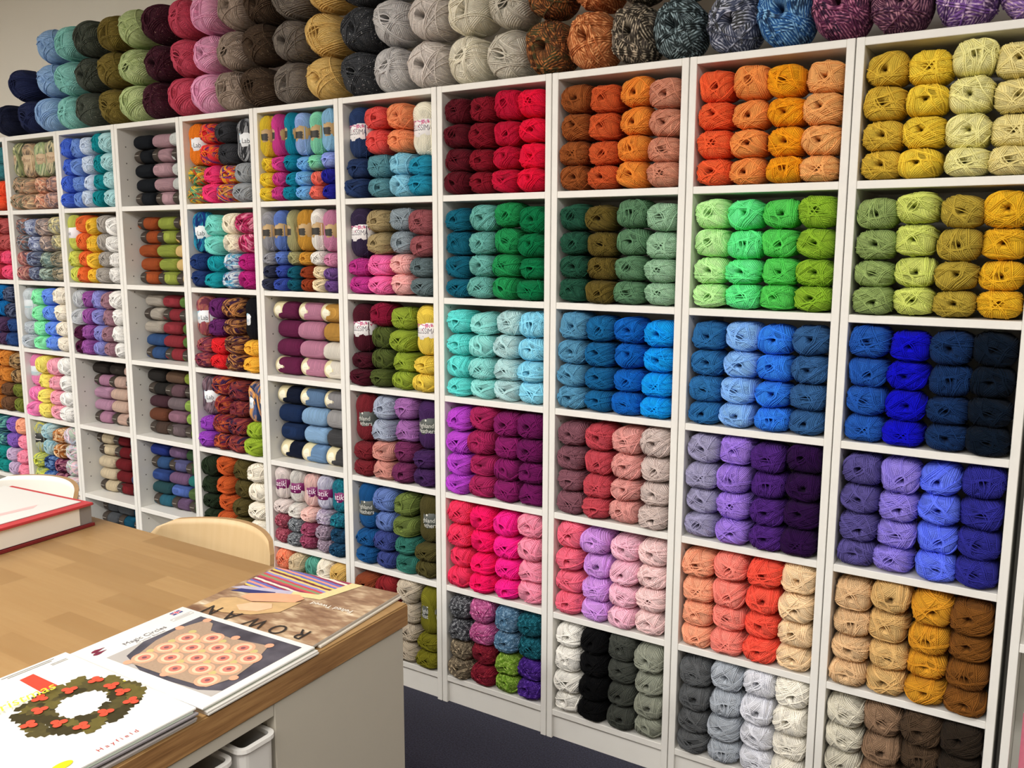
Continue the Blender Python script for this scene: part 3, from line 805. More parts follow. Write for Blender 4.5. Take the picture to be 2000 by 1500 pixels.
def yarn_object(name, me, it, parent=None):
    o = link(name, me, parent=parent)
    c1, c2, c3 = it['cc']
    o.color = c1
    o['yarn_second'] = c2[:3]; o['yarn_third'] = c3[:3]
    o.material_slots[0].link = 'OBJECT'
    o.material_slots[0].material = YM[it['cls'], 'object']
    return o
def pose(o, it):
    o.location = it['loc']; o.scale = it['half']
    o.rotation_euler = (0, it['ry'], it['rz'])
nm_words = lambda s: s.replace('-', ' ') if s.count('-') > 2 else s
def stackname(it):
    return '%s stack of the %s compartment' % (ORD[it['col']], it['cell'])
for it in balls[:NEAR]:
    o = yarn_object('yarn_ball', rnd.choice(BALL), it)
    pose(o, it)
    tag(o, '%s ball of yarn, %s in the %s' % (it['nm'], it['pos'], stackname(it)), 'yarn ball', 'yarn balls in the %s compartment' % it['cell'])
for it in vis:
    if it['kind'] == 'labelled':
        o = yarn_object('banded_yarn_ball', rnd.choice(STAND), it)
        pose(o, it)
        what = {'bell': 'white band', 'lab': 'white-blue band', 'heath': 'grey band', 'batik': 'purple band', 'kraft': 'kraft band', 'drift': 'tan band', 'inst': 'white band', 'pale': 'pale band', 'dark': 'black band'}[it['st']]
        tag(o, '%s upright ball with %s, atop the %s' % (it['nm'], what, stackname(it)), 'yarn ball', 'banded yarn balls standing on end')
        me, kids = STYLE[it['st']]
        b = link('paper_band', me, parent=o)
        for nm, km in kids: link(nm, km, parent=b)
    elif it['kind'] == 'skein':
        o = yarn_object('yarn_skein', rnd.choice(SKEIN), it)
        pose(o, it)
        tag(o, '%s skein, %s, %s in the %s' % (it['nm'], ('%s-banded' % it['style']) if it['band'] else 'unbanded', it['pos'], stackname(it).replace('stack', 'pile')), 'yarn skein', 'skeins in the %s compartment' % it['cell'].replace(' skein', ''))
        if it['band']:
            me, kids = STYLE[it['style']]
            b = link('paper_band', me, parent=o)
            for nm, km in kids: link(nm, km, parent=b)

# the small far balls past the first 300, as one mass
def far_mass(lst):
    Vs, Fs, Us, C1, C2, C3, N, MI = [], [], [], [], [], [], [], []
    off = 0
    order = ['plain', 'marl', 'stripe', 'tweed']
    for q, it in enumerate(lst):
        d = rnd.choice(LOWBALL)
        hx, hy, hz = it['half']
        V = d['V'].copy()
        ca, sa = math.cos(it['ry']), math.sin(it['ry'])
        V = V*np.array([hx, hy, hz])
        V = np.stack([V[:, 0]*ca+V[:, 2]*sa, V[:, 1], -V[:, 0]*sa+V[:, 2]*ca], 1)
        ca, sa = math.cos(it['rz']), math.sin(it['rz'])
        V = np.stack([V[:, 0]*ca-V[:, 1]*sa, V[:, 0]*sa+V[:, 1]*ca, V[:, 2]], 1)+np.array(it['loc'])
        Vs.append(V); Fs.append(d['F']+off); Us.append(d['U']); off += len(V)
        for L, c in zip((C1, C2, C3), it['cc']): L.append(np.tile(np.array(c), (len(V), 1)))
        N.append(np.full(len(V), q/len(lst))); MI.append(np.full(len(d['F']), order.index(it['cls'])))
    me = to_mesh({'name': 'yarn_ball_mass', 'V': np.concatenate(Vs), 'F': np.concatenate(Fs), 'U': np.concatenate(Us)})
    for nm, L in (('yarn_first', C1), ('yarn_second', C2), ('yarn_third', C3)):
        a = me.attributes.new(nm, 'FLOAT_COLOR', 'POINT'); a.data.foreach_set('color', np.concatenate(L).astype(np.float32).ravel())
    a = me.attributes.new('ball_number', 'FLOAT', 'POINT'); a.data.foreach_set('value', np.concatenate(N).astype(np.float32))
    for c in order: me.materials.append(YM[c, 'mesh'])
    me.polygons.foreach_set('material_index', np.concatenate(MI).astype(np.int32))
    o = link('far_yarn', me)
    tag(o, 'small far balls of many colours filling the compartments of the far bookcases', 'yarn', kind='stuff')
far_mass(balls[NEAR:])

# ------------------------------------------------------------------ big balls on top of the bookcases
TOPB = [  # x, layers, name, colours, class
 (-3.62, 2, 'dark-navy', '1E2238', 't'), (-3.43, 2, 'navy', '252C4E', 't'), (-3.28, 3, 'sky-blue', '8CABD0/AEC6DE/7898C0', 't'), (-3.142, 3, 'aqua', '86BFB8/A8D8CE/74AFA8', 't'),
 (-2.992, 3, 'dark-grey-green', '4F554A/8A8A80/424840', 't'), (-2.845, 3, 'olive', '7E6E36/A8985A/6A5C2C', 't'), (-2.70, 3, 'sage-lime', 'AEBB88/CAD4A6/98A872', 't'), (-2.552, 3, 'burgundy', '4C2432/9A7A6E/3E1C28', 't'),
 (-2.405, 3, 'raspberry', 'BC4A5E/CC7482/A83E52', 't'), (-2.275, 3, 'rose-pink', 'E0A2C0/EEC0D4/D08CAE', 't'), (-2.14, 3, 'taupe', '9E8E82/C0B2A6/847468', 't'), (-1.998, 3, 'dark-brown', '544436/8A7A64/42342A', 't'),
 (-1.845, 3, 'grey-brown', '7E766C/A09888/68605A', 't'), (-1.692, 3, 'golden', 'CDAE70/DEC38C/BA9856', 't'), (-1.544, 3, 'charcoal', '4A4C50/C8C8C8/3C3E42', 't'), (-1.402, 3, 'light-grey', 'C4C2C1/E4E2E0/A8A6A6', 't'),
 (-1.252, 3, 'pale-beige', 'CEC7C1/E6E0DA/B6AEA8', 't'), (-1.108, 3, 'cream', 'DED9C8/F0ECE0/CCC6B2', 't'), (-.968, 3, 'ash-white', 'CEC9BC/E6E2D8/A8A294', 't'), (-.832, 2, 'brown-rainbow', '5A3A28/A86A3C/4C4A30', 'm'),
 (-.694, 2, 'copper-brown', 'A8623A/DC9C68/8C4C28', 'm'), (-.566, 2, 'black-and-beige', '3C362F/BCAE98/57504A', 'm'), (-.442, 2, 'black-and-teal', '2C3436/8CA0A6/3E4A4C', 'm'), (-.308, 2, 'slate-blue', '4A5066/B0B4C4/46484A', 'm'),
 (-.176, 2, 'ocean-blue', '2C5A94/84B4D8/2A3E5C', 'm'), (-.046, 2, 'plum', '643050/B87490/3C2A40', 'm'), (.084, 2, 'dark-plum', '58324C/A87888/4A3048', 'm'), (.218, 2, 'purple', '6E4A8E/C8AEC8/584068', 'm'), (.345, 2, 'lilac', '8464A4/D4B8CC/6C4C7C', 'm')]
for k, (x, nl, nm, hx, cl) in enumerate(TOPB):
    hs = hx.split('/'); c1 = yl(hs[0]); c2 = yl(hs[1]) if len(hs) > 1 else c1; c3 = yl(hs[2]) if len(hs) > 2 else c1
    xl = TOPB[k-1][0] if k else x-.14; xr = TOPB[k+1][0] if k+1 < len(TOPB) else x+.13
    w = min(.15, (xr-xl)/2)*(1.0 if cl == 't' else 1.02)
    z = TOPZ+.0025
    for L in range(nl):
        h = (.143, .141, .143)[L]*rnd.uniform(.98, 1.02) if cl == 't' else .154*rnd.uniform(.98, 1.02)
        it = dict(cc=(c1, c2, c3), cls=M_BY[cl], loc=(x+rnd.uniform(-.0025, .0025)+(-.06 if (nl == 2 and k < 2 and L == 1) else 0), (.075 if cl == 't' else .068)+rnd.uniform(-.008, .008)+.006*L, z+h/2), half=(w*.5, .088, h*.498), rz=rnd.uniform(-.04, .04), ry=rnd.choice([0, PI])+rnd.uniform(-.04, .04))
        z += h
        if k == 0 and L == 1: continue
        o = yarn_object('marled_yarn_ball' if cl == 'm' else 'tweed_yarn_ball', rnd.choice(CHUNK if cl == 'm' else BIG), it)
        pose(o, it)
        pos = ['lowest', 'upper' if nl == 2 else 'middle', 'topmost'][L]
        tag(o, 'big %s %s yarn ball on top of the bookcases, %s of its pile' % (nm, 'marled' if cl == 'm' else 'flecked', pos), 'yarn ball', 'big yarn balls on top of the bookcases')

# ------------------------------------------------------------------ counter table
M_panel = plain('pale_grey_melamine', 'BEB7A8', .5, .35, .02)
TX0 = -2.35
t = empty('counter_table', (TX1, TY1, 0))
tag(t, 'counter-height table with oak block top and pale end panel', 'table')
ox, oy = TX1, TY1
bm = bmesh.new()
fs = add_box(bm, (TX0-ox, TY0-oy, TZ-.04), (0, 0, TZ))
for f in bm.faces:
    if abs(f.normal.z) < .5 and True: pass
bm.normal_update()
for f in bm.faces: f.material_index = 0 if f.normal.z > .5 else 1
bmesh.ops.bevel(bm, geom=[e for e in bm.edges], offset=.0025, segments=2, affect='EDGES')
link('tabletop', mesh_from(bm, 'tabletop'), [M_wood, M_edge], t)
px0, px1 = -.40, -.003       # storage unit under the end of the top, open towards the aisle
def part(name, lo, hi, m, bev=.0015):
    return link(name, box_mesh(name, lo, hi, bev, 1), [m], t)
part('end_panel', (px1-.018, -.314, 0), (px1, -.012, TZ-.0405), M_panel)
part('back_panel', (px0, -.030, 0), (px1-.0185, -.012, TZ-.0405), M_panel)
part('top_rail', (px1-.018, TY0-oy+.03, TZ-.059), (px1, -.3145, TZ-.0405), M_panel)
part('divider', (px0, -.3125, 0), (px1-.0185, -.2965, TZ-.0405), M_panel)
part('side_panel', (px0-.018, TY0-oy+.03, 0), (px0-.0005, -.030, TZ-.0405), M_panel)
part('front_panel', (px0, TY0-oy+.03, 0), (px1, TY0-oy+.048, TZ-.06), M_panel)
for zz in (.56, .30): part('bin_shelf', (px0+.001, TY0-oy+.049, zz), (px1-.03, -.3130, zz+.016), M_panel)
for yy in (-.04, TY0-oy+.05):
    bm = bmesh.new(); tube(bm, [(TX0-ox+.08, yy-.03 if yy > -.1 else yy+.03, 0), (TX0-ox+.08, yy-.03 if yy > -.1 else yy+.03, TZ-.0405)], .025, 16)
    link('leg', mesh_from(bm, 'leg'), [M_steel], t)

for o_ in list(t.children):
    for v in o_.data.vertices:
        if v.co.x > -.45 and o_.name.split('.')[0] != 'leg': v.co.x += -.007-.032*v.co.y

# white storage bins in the open bay
M_bin = plain('white_plastic', 'DEDBD5', .35, .45, .01)
M_rim = plain('white_plastic_rim', 'EFECE6', .3, .45, .01)
def bin_mesh(w, d, h, r=.012):
    """open box with rounded corners and a rolled rim, front towards +x; origin at the middle of the base"""
    def ring(ins, z):
        pts = []
        for cx, cy, a0 in ((d/2-r, w/2-r, 0), (-d/2+r, w/2-r, 90), (-d/2+r, -w/2+r, 180), (d/2-r, -w/2+r, 270)):
            for k in range(5):
                a = math.radians(a0+k*22.5)
                q = max(r-ins, .002)
                pts.append((cx+q*math.cos(a), cy+q*math.sin(a), z))
        return pts
    bm = bmesh.new()
    prof = [(.012, 0), (.004, .004), (0, h-.006), (.003, h-.006), (.003, h-.007), (.006, .006)]
    rows = [[bm.verts.new(p) for p in ring(i, z)] for i, z in prof]
    n = 20
    for a, b in zip(rows, rows[1:]):
        for k in range(n): bm.faces.new((a[k], a[(k+1) % n], b[(k+1) % n], b[k]))
    bm.faces.new(rows[0][::-1]); bm.faces.new(rows[-1])
    bmesh.ops.recalc_face_normals(bm, faces=bm.faces[:])
    body = mesh_from(bm, 'bin_body')
    bm = bmesh.new()
    rows = []
    for i, z in ((-.004, h-.006), (-.004, h), (.004, h), (.004, h-.006)):
        rows.append([bm.verts.new(p) for p in ring(i, z)])
    rows.append(rows[0])
    for a, b in zip(rows, rows[1:]):
        for k in range(n): bm.faces.new((a[k], a[(k+1) % n], b[(k+1) % n], b[k]))
    bmesh.ops.recalc_face_normals(bm, faces=bm.faces[:])
    return body, mesh_from(bm, 'rim')
def storage_bin(x, y, z, w, d, h, label):
    o = empty('storage_bin', (x, y, z))
    tag(o, label, 'storage bin', 'white bins under the counter')
    b, r = bin_mesh(w, d, h)
    link('bin_body', b, [M_bin], o); link('rim', r, [M_rim], o)
    return o
bins = [(-1.4245, -.445, .576, .234, .060, 'white plastic bin beside the end panel, its rim just under the tabletop'), (-1.4895, -.453, .576, .225, .050, 'lower white plastic bin behind the taller bin under the tabletop')]
for y, xf, z, h, wd, lb in bins:
    storage_bin(xf-.11, y, z+.001, wd, .22, h, lb)
    for k in range(2):
        o = link('yarn_ball', BALL[k])
        o.color = lin(('1E3A2C', '16302A', '24442E')[k])
        o['yarn_second'] = o['yarn_third'] = (0, 0, 0)
        o.material_slots[0].link = 'OBJECT'; o.material_slots[0].material = YM['plain', 'object']
        o.scale = (.042, .019, .07); o.location = (xf-.11-.05+.09*k, y, z+.012+.071)
        tag(o, 'dark green ball of yarn, %s one in the %s bin under the counter' % (('inner', 'outer')[k], 'taller' if h > .23 else 'lower'), 'yarn ball', 'yarn balls in the bins under the counter')

# ------------------------------------------------------------------ printed leaflets on the table
def flat(polys, z=0.0):
    bm = bmesh.new()
    for i, p in enumerate(polys): bm.faces.new([bm.verts.new((x, y, z+i*3e-6)) for x, y in p])
    bm.normal_update()
    for f in bm.faces:
        if f.normal.z < 0: f.normal_flip()
    return bm
class Page:
    """page frame: origin at the lower left corner of the cover, u to the right, v up the page"""
    def __init__(s, root, lift): s.o = root; s.k = 0; s.lift = lift
    def put(s, name, polys, m, layer=1):
        s.k += 1
        return link(name, mesh_from(flat(polys, s.lift+.0002*layer), name), [m], s.o)
    def many(s, name, sets, layer=1):
        bm = bmesh.new(); mats = []; q = 0
        for polys, m in sets:
            if m not in mats: mats.append(m)
            for p in polys:
                f = bm.faces.new([bm.verts.new((x, y, s.lift+.0002*layer+q*4e-6)) for x, y in p]); q += 1
                f.normal_update()
                if f.normal.z < 0: f.normal_flip()
                f.material_index = mats.index(m)
        return link(name, mesh_from(bm, name), mats, s.o)
    def text(s, name, body, u, v, size, m, layer=3, rot=0, sx=1, shear=0, spacing=1, sy=1):
        me = text_mesh(body, size, shear, spacing)
        c, q = math.cos(rot), math.sin(rot)
        for w in me.vertices:
            x, y = w.co.x*sx, w.co.y*sy
            w.co = (u+x*c-y*q, v+x*q+y*c, s.lift+.0002*layer)
        return link(name, me, [m], s.o)
def leaflet_mesh(w, h, th):
    return box_mesh('pages', (0, 0, 0), (w, h, th), .0006, 1)
M_paper = plain('white_paper', 'D4D2CC', .38, .4, .01)
PAGE_EDGES = ['D8D4CC', 'A8A09C', 'E4E0D8', '8E888A', 'C8D4C4', 'DCD8D0', 'B8B2AE']
# local x = page right (+y in the room), local y = page up (-x in the room)
def leaflet(x, y, z, w, h, th, rz, label, group, edge):
    o = empty('leaflet', (x, y, z), rz)
    tag(o, label, 'leaflet', group)
    link('pages', leaflet_mesh(w, h, th), [plain('page_edge_%s_%d' % (edge.lower(), int(z*1e4)), edge, .5, .3, .05)], o)
    return o
RZ = PI/2
# pile under the wreath cover
z = TZ+.0004
r4 = random.Random(5)
for k in range(6):
    th = .0031
    dx, dy = r4.uniform(-.004, .004), r4.uniform(-.005, .003)
    last = k == 5
    nm = ['bottom', 'second from bottom', 'third from bottom', 'fourth from bottom', 'fifth from bottom'][k] if not last else ''
    lb = 'white leaflet with a holly wreath and red berries, on top of its pile' if last else 'plain-edged leaflet in the pile under the holly wreath leaflet, %s' % nm
    o = leaflet(-.4425+(0 if last else dx), -1.735+(0 if last else dy-.001), z, .2095, .293, th, RZ+(0 if last else r4.uniform(-.012, .012)), lb, 'leaflet pile with the holly wreath', 'F3F1EB' if last else PAGE_EDGES[k % 7])
    z += th+.0002
wre = Page(o, .0031)
M_leafA = plain('print_holly_green', '4A4224', .4, .3, .35, 160); M_leafB = plain('print_holly_dark', '352F1A', .4, .3, .35, 160); M_leafC = plain('print_holly_olive', '5C5328', .4, .3, .35, 160)
W_, H_ = .2095, .293
wre.put('cover', [rect(W_/2, H_/2, W_-.001, H_-.001)], M_paper, 1)
wre.put('printed_ribbon', [[(.1255, .264), (.146, .266), (.146, .205), (.123, .207)]], ink('D9412F'), 2)
def leaf(cx, cy, L, Wd, a):
    pts = []
    n = 5
    side = []
    for i in range(n*2+1):
        t_ = i/(n*2); wdt = Wd*math.sin(PI*min(1, t_*.94+.03))**.7*(1.0 if i % 2 else .62)
        side.append((t_*L-L/2, wdt))
    poly = side+[(x, -y) for x, y in side[::-1][1:-1]]
    c, s = math.cos(a), math.sin(a)
    return [(cx+x*c-y*s, cy+x*s+y*c) for x, y in poly]
LV = {0: [], 1: [], 2: []}
WCX, WCY = .134, .132
for k in range(46):
    a = k*2*PI/23+r4.uniform(-.1, .1)
    rad = .052+(.014 if k % 2 else -.004)+r4.uniform(-.004, .004)
    rx, ry = rad, rad*.92
    LV[r4.choice([0, 0, 1, 2])].append(leaf(WCX+rx*math.cos(a), WCY+ry*math.sin(a), .048, .0125, a+PI/2+r4.uniform(-.9, .9)))
wre.put('printed_wreath_yellow', [leaf(WCX+.064*math.cos(a), WCY+.060*math.sin(a), .05, .007, a+PI/2) for a in (.3, 1.2, 2.9, 4.3, 5.2)], ink('B8AE3C'), 2)
LL = [([p], m) for q, m in ((1, M_leafB), (0, M_leafA), (2, M_leafC)) for p in LV[q]]
r4.shuffle(LL)
wre.many('printed_holly', LL, 3)
bp = []
for k in range(11):
    a = k*2*PI/11+.2
    cx, cy = WCX+(.050+.016*(k % 2))*math.cos(a), WCY+(.047+.014*(k % 2))*math.sin(a)
    for q in range(3): bp.append(disc(cx+.0056*math.cos(q*2.1+k), cy+.0056*math.sin(q*2.1+k), .0052, .0052, 14))
wre.put('printed_berries', bp, ink('E04A34'), 10)
wre.text('lettering', 'Christmas', .085, .202, .030, ink('D8CC3A'), 22, 0, .85, .35)
wre.text('lettering', 'H a y f i e l d', .107, .014, .0105, ink('A83A3A'), 4)
wre.put('printed_small_lines', [rect(.150, .286-.0045*q, .075-.012*q, .0012) for q in range(2)]+[rect(.186, .272-.004*q, .024, .001) for q in range(2)], ink('6A6660'), 4)
wre.put('price_sticker', [disc(.040, .020, .013, .007, 20)], ink('F0D820'), 5)
# clear plastic sleeve showing along the top edge
# pile under the crochet blanket cover
z = TZ+.0004
for k in range(4):
    th = .0030
    last = k == 3
    dx, dy = r4.uniform(-.004, .004), r4.uniform(-.002, .004)
    nm = ['bottom', 'second from bottom', 'third from bottom'][k] if not last else ''
    lb = 'white leaflet with a crochet blanket of circles, on top of its pile' if last else 'plain-edged leaflet in the pile under the crochet blanket leaflet, %s' % nm
    o = leaflet(-.4445+(0 if last else dx), -1.5145+(0 if last else dy+.003), z, .2095, .294, th, RZ+.034+(0 if last else r4.uniform(-.01, .01)), lb, 'leaflet pile with the crochet blanket', 'F5F3EF' if last else PAGE_EDGES[(k*2) % 7])
    z += th+.0002
mg = Page(o, .0030)
mg.put('cover', [rect(W_/2, .147, W_-.001, .293)], M_paper, 1)
PU0, PU1, PV0, PV1 = .026, .198, .014, .236
t_ = NT('print_dark_cushion'); f = t_.noise(t_.obj(), 22, 4)
t_.base(t_.ramp(f, [(.35, lin('3A3840')), (.6, lin('55525A')), (.8, lin('7A767A'))])); M_dk = t_.fin(.35, .4)
mg.many('printed_photo', [([[(PU0, PV0), (PU1, PV0), (PU1, PV1), (PU0, PV1)]], M_dk), ([[(PU0, PV1-.075), (PU0, PV1), (.09, PV1), (.045, PV1-.02)], [(PU0, PV0), (PU0, PV0+.085), (.03, PV0+.03), (.045, PV0)]], ink('A8A29C'))], 2)
blk = [(.033, .196), (.062, .207), (.100, .222), (.150, .228), (.192, .216), (.188, .196), (.168, .178), (.165, .130), (.176, .060), (.120, .036), (.078, .028), (.040, .040), (.034, .115)]
rings = [[], [], [], []]
def inside(p, poly):
    c = False
    for (x1, y1), (x2, y2) in zip(poly, poly[1:]+poly[:1]):
        if (y1 > p[1]) != (y2 > p[1]) and p[0] < (x2-x1)*(p[1]-y1)/(y2-y1)+x1: c = not c
    return c
small = []
for i in range(-1, 7):
    for j in range(-1, 8):
        cx = .016+i*.0385+(j % 2)*.019; cy = .054+j*.0335
        if not inside((cx, cy), blk): continue
        R_ = .0182 if inside((cx-.010, cy), blk) and inside((cx+.010, cy), blk) else .0125
        if not all(inside((cx+R_*.86*math.cos(a), cy+R_*.9*math.sin(a)), [(u*1.06-.006, v*1.05-.006) for u, v in blk]) for a in (0, 1.57, 3.14, 4.71)): continue
        for q, fr in enumerate((1, .74, .5, .2)): rings[q].append(disc(cx, cy, R_*fr, R_*fr, 20))
        small.append(disc(cx+.0192, cy+.0112, .0062, .0062, 10))
small = [s_ for s_ in small if inside(s_[0], blk)]
tassels = [disc(x, y, .007, .007, 12) for x, y in ((.033, .196), (.192, .214), (.177, .060), (.078, .028), (.170, .125), (.15, .228), (.036, .12))]
mg.many('printed_blanket', [([blk], plain('print_blanket_ground', 'A08872', .35, .4, .2, 300)), (tassels, ink('D9987A')), (small, ink('B8AA70'))]+[(rings[q], ink(hx)) for q, hx in enumerate(('D49A7C', 'DDB898', 'BE7464', '7A4E54'))], 4)
mg.text('lettering', 'Magic Circles', .104, .2515, .0140, ink('5A5458'), 3)
mg.text('lettering', 'Crochet Blanket', .106, .2405, .0078, ink('8A8488'), 3)
bird = [(0, 0), (.004, .005), (.012, .007), (.020, .004), (.030, .002), (.020, -.001), (.012, -.004), (.005, -.004)]
mg.put('printed_birds', [[(.020+x*.8, .258+y*.8) for x, y in bird], [(.023+x*.8, .267+y*.8) for x, y in bird]], ink('6E2238'), 3)
mg.put('printed_flag', [rect(.187, .282, .019, .0115)], ink('2C3A7A'), 2)
mg.put('printed_flag_cross', [rect(.187, .282, .019, .004), rect(.187, .282, .0045, .0115)], ink('EDE8E8'), 3)
mg.put('printed_flag_cross', [rect(.187, .282, .019, .0022), rect(.187, .282, .0024, .0115)], ink('C43048'), 4)
mg.put('printed_box', [rect(.182, .266, .040, .0008), rect(.182, .2575, .040, .0008), rect(.162, .2617, .0008, .0085), rect(.202, .2617, .0008, .0085), rect(.182, .2617, .030, .0012)], ink('A8A4A4'), 3)

# the two knitwear magazines; page right = -x, page up = -y
z = TZ+.0004
for k in range(2):
    th = .0042
    last = k == 1
    lb = 'glossy magazine with a striped sweater and blurred brown cover, on top' if last else 'magazine under the glossy sweater magazine by the table corner'
    o = empty('magazine', (-.483+.003*(1-k), -1.064-.002*k, z), PI+.092+(.0 if last else .006))
    tag(o, lb, 'magazine', 'magazines by the table corner')
    link('pages', box_mesh('pages', (0, 0, 0), (.285, .243 if last else .222, th), .0008, 1), [plain('magazine_pages_%d' % k, 'B9AFA2' if last else 'D2CABC', .5, .3, .05)], o)
    z += th+.0002
rw = Page(o, .0042)
t_ = NT('print_blurred_brown'); mp = t_.n('ShaderNodeMapping'); t_.l(t_.obj(), mp.inputs[0]); mp.inputs['Scale'].default_value = (9, 22, 1); mp.inputs['Rotation'].default_value = (0, 0, .5)
f = t_.noise(mp.outputs[0], 1.6, 3, .6)
t_.base(t_.ramp(f, [(.32, lin('6E4E38')), (.5, lin('94765A')), (.62, lin('C0A888')), (.74, lin('E2D4BC'))])); M_blur = t_.fin(.28, .5)
MW, MH = .285, .243
rw.put('cover', [rect(MW/2, MH/2, MW-.001, MH-.001)], M_blur, 1)
t_ = NT('print_striped_knit'); s_ = t_.n('ShaderNodeSeparateXYZ'); t_.l(t_.obj(), s_.inputs[0])
yy = t_.math('MULTIPLY', s_.outputs[1], 13.0); wv = t_.noise(t_.obj(), 60, 2)
yy = t_.math('ADD', t_.math('ADD', yy, t_.math('MULTIPLY', s_.outputs[0], 2.2)), t_.math('MULTIPLY', wv, .06))
rp = t_.n('ShaderNodeValToRGB'); rp.color_ramp.interpolation = 'CONSTANT'
e = rp.color_ramp.elements
for i, hx in enumerate(('8A86C0', 'C24A50', '7E9468', 'C24A50', '8C2E4E', 'E6D8C4', '8C2E4E', '5E6CB0', 'E0907C', '5E6CB0', 'D8BE5C', '6A2E3C', 'D8C078')):
    if i >= 2: e.new(.5)
for i, hx in enumerate(('8A86C0', 'C24A50', '7E9468', 'C24A50', '8C2E4E', 'E6D8C4', '8C2E4E', '5E6CB0', 'E0907C', '5E6CB0', 'D8BE5C', '6A2E3C', 'D8C078')):
    e[i].position = i/13; e[i].color = lin(hx)
t_.l(t_.math('FRACT', yy), rp.inputs[0]); t_.base(rp.outputs[0]); M_knit = t_.fin(.3, .45)
sweater = [(.102, .002), (.278, .002), (.278, .078), (.268, .100), (.230, .092), (.170, .080), (.122, .072)]
rw.put('printed_sweater', [sweater], M_knit, 3)
rw.put('printed_collar', [[(.170, .080), (.230, .092), (.268, .100), (.282, .116), (.232, .110), (.165, .094)]], plain('print_lilac_grey', 'B4AEC0', .3, .4, .15, 90), 4)
rw.put('printed_yoke', [[(.078, .002), (.102, .002), (.122, .072), (.170, .080), (.165, .096), (.105, .088)]], plain('print_cream_knit', 'D8C890', .3, .4, .2, 200), 4)
rw.put('printed_scarf', [[(.195, .098), (.262, .112), (.272, .128), (.250, .124), (.215, .118), (.19, .108)]], ink('2E3468'), 5)
rw.put('printed_hand', [[(.150, .088), (.190, .100), (.232, .122), (.236, .140), (.205, .148), (.175, .135), (.135, .118), (.130, .098)]], plain('print_skin', 'D9A07C', .3, .4, .12, 60), 6)
rw.put('printed_hair', [[(.125, .112), (.16, .13), (.2, .150), (.24, .146), (.262, .16), (.262, .2), (.215, .205), (.165, .19), (.13, .16)]], plain('print_blond_hair', 'C2A070', .3, .4, .3, 50), 5)
rw.put('printed_face', [[(.165, .140), (.2, .152), (.215, .172), (.195, .186), (.165, .176), (.152, .155)]], plain('print_skin_light', 'E0B08C', .3, .4, .12, 60), 7)
for ch, (uu, vv) in zip('ROWAN', ((.041, .210), (.086, .213), (.134, .210), (.190, .208), (.236, .205))):
    rw.text('lettering', ch, uu, vv, .046, ink('2A2622'), 8, 0, .8)
rw.text('lettering', 'Felted Tweed', .066, .106, .0155, ink('EFE8DC'), 8)

# ------------------------------------------------------------------ ring binder with papers
bn = empty('ring_binder', (-1.310, -1.112, TZ+.0005), .075)
tag(bn, 'red and white ring binder lying on the table with papers on its cover', 'binder')
M_red = plain('red_board', 'B83A3E', .4, .4, .04); M_dred = plain('dark_red_board', '7A2226', .4, .4, .04)
def bpart(n_, lo, hi, m, p=bn, bev=.001):
    return link(n_, box_mesh(n_, lo, hi, bev, 2), [m], p)
bpart('back_cover', (-.29, -.325, 0), (0, 0, .007), M_dred)
bpart('front_cover', (-.282, -.32, .048), (.004, -.004, .054), M_red)
bpart('page_block', (-.275, -.315, .0072), (-.022, -.012, .0478), M_paper)
sp = bpart('spine', (-.020, -.318, .0072), (-.004, -.004, .0478), plain('grey_spine', '8A8684', .4, .4, .04))
bpart('spine_label', (-.0038, -.316, .009), (-.0026, -.034, .0465), plain('spine_label_paper', 'EDE9DF', .5, .3, .01), sp, 0)
pp = link('paper_sheet', box_mesh('paper_sheet', (0, 0, 0), (.270, .290, .0012), 0), [M_paper])
pp.location = (-1.575, -1.440, TZ+.0550); pp.rotation_euler = (0, 0, .075)
tag(pp, 'white paper sheet with a pale pink print lying on the ring binder', 'paper')
link('printed_mark', mesh_from(flat([[(.20, .15), (.215, .13), (.225, .21), (.21, .23)], [(.08, .05), (.15, .04), (.15, .1), (.09, .1)]], .0014), 'printed_mark'), [ink('DDB4B0')], pp)

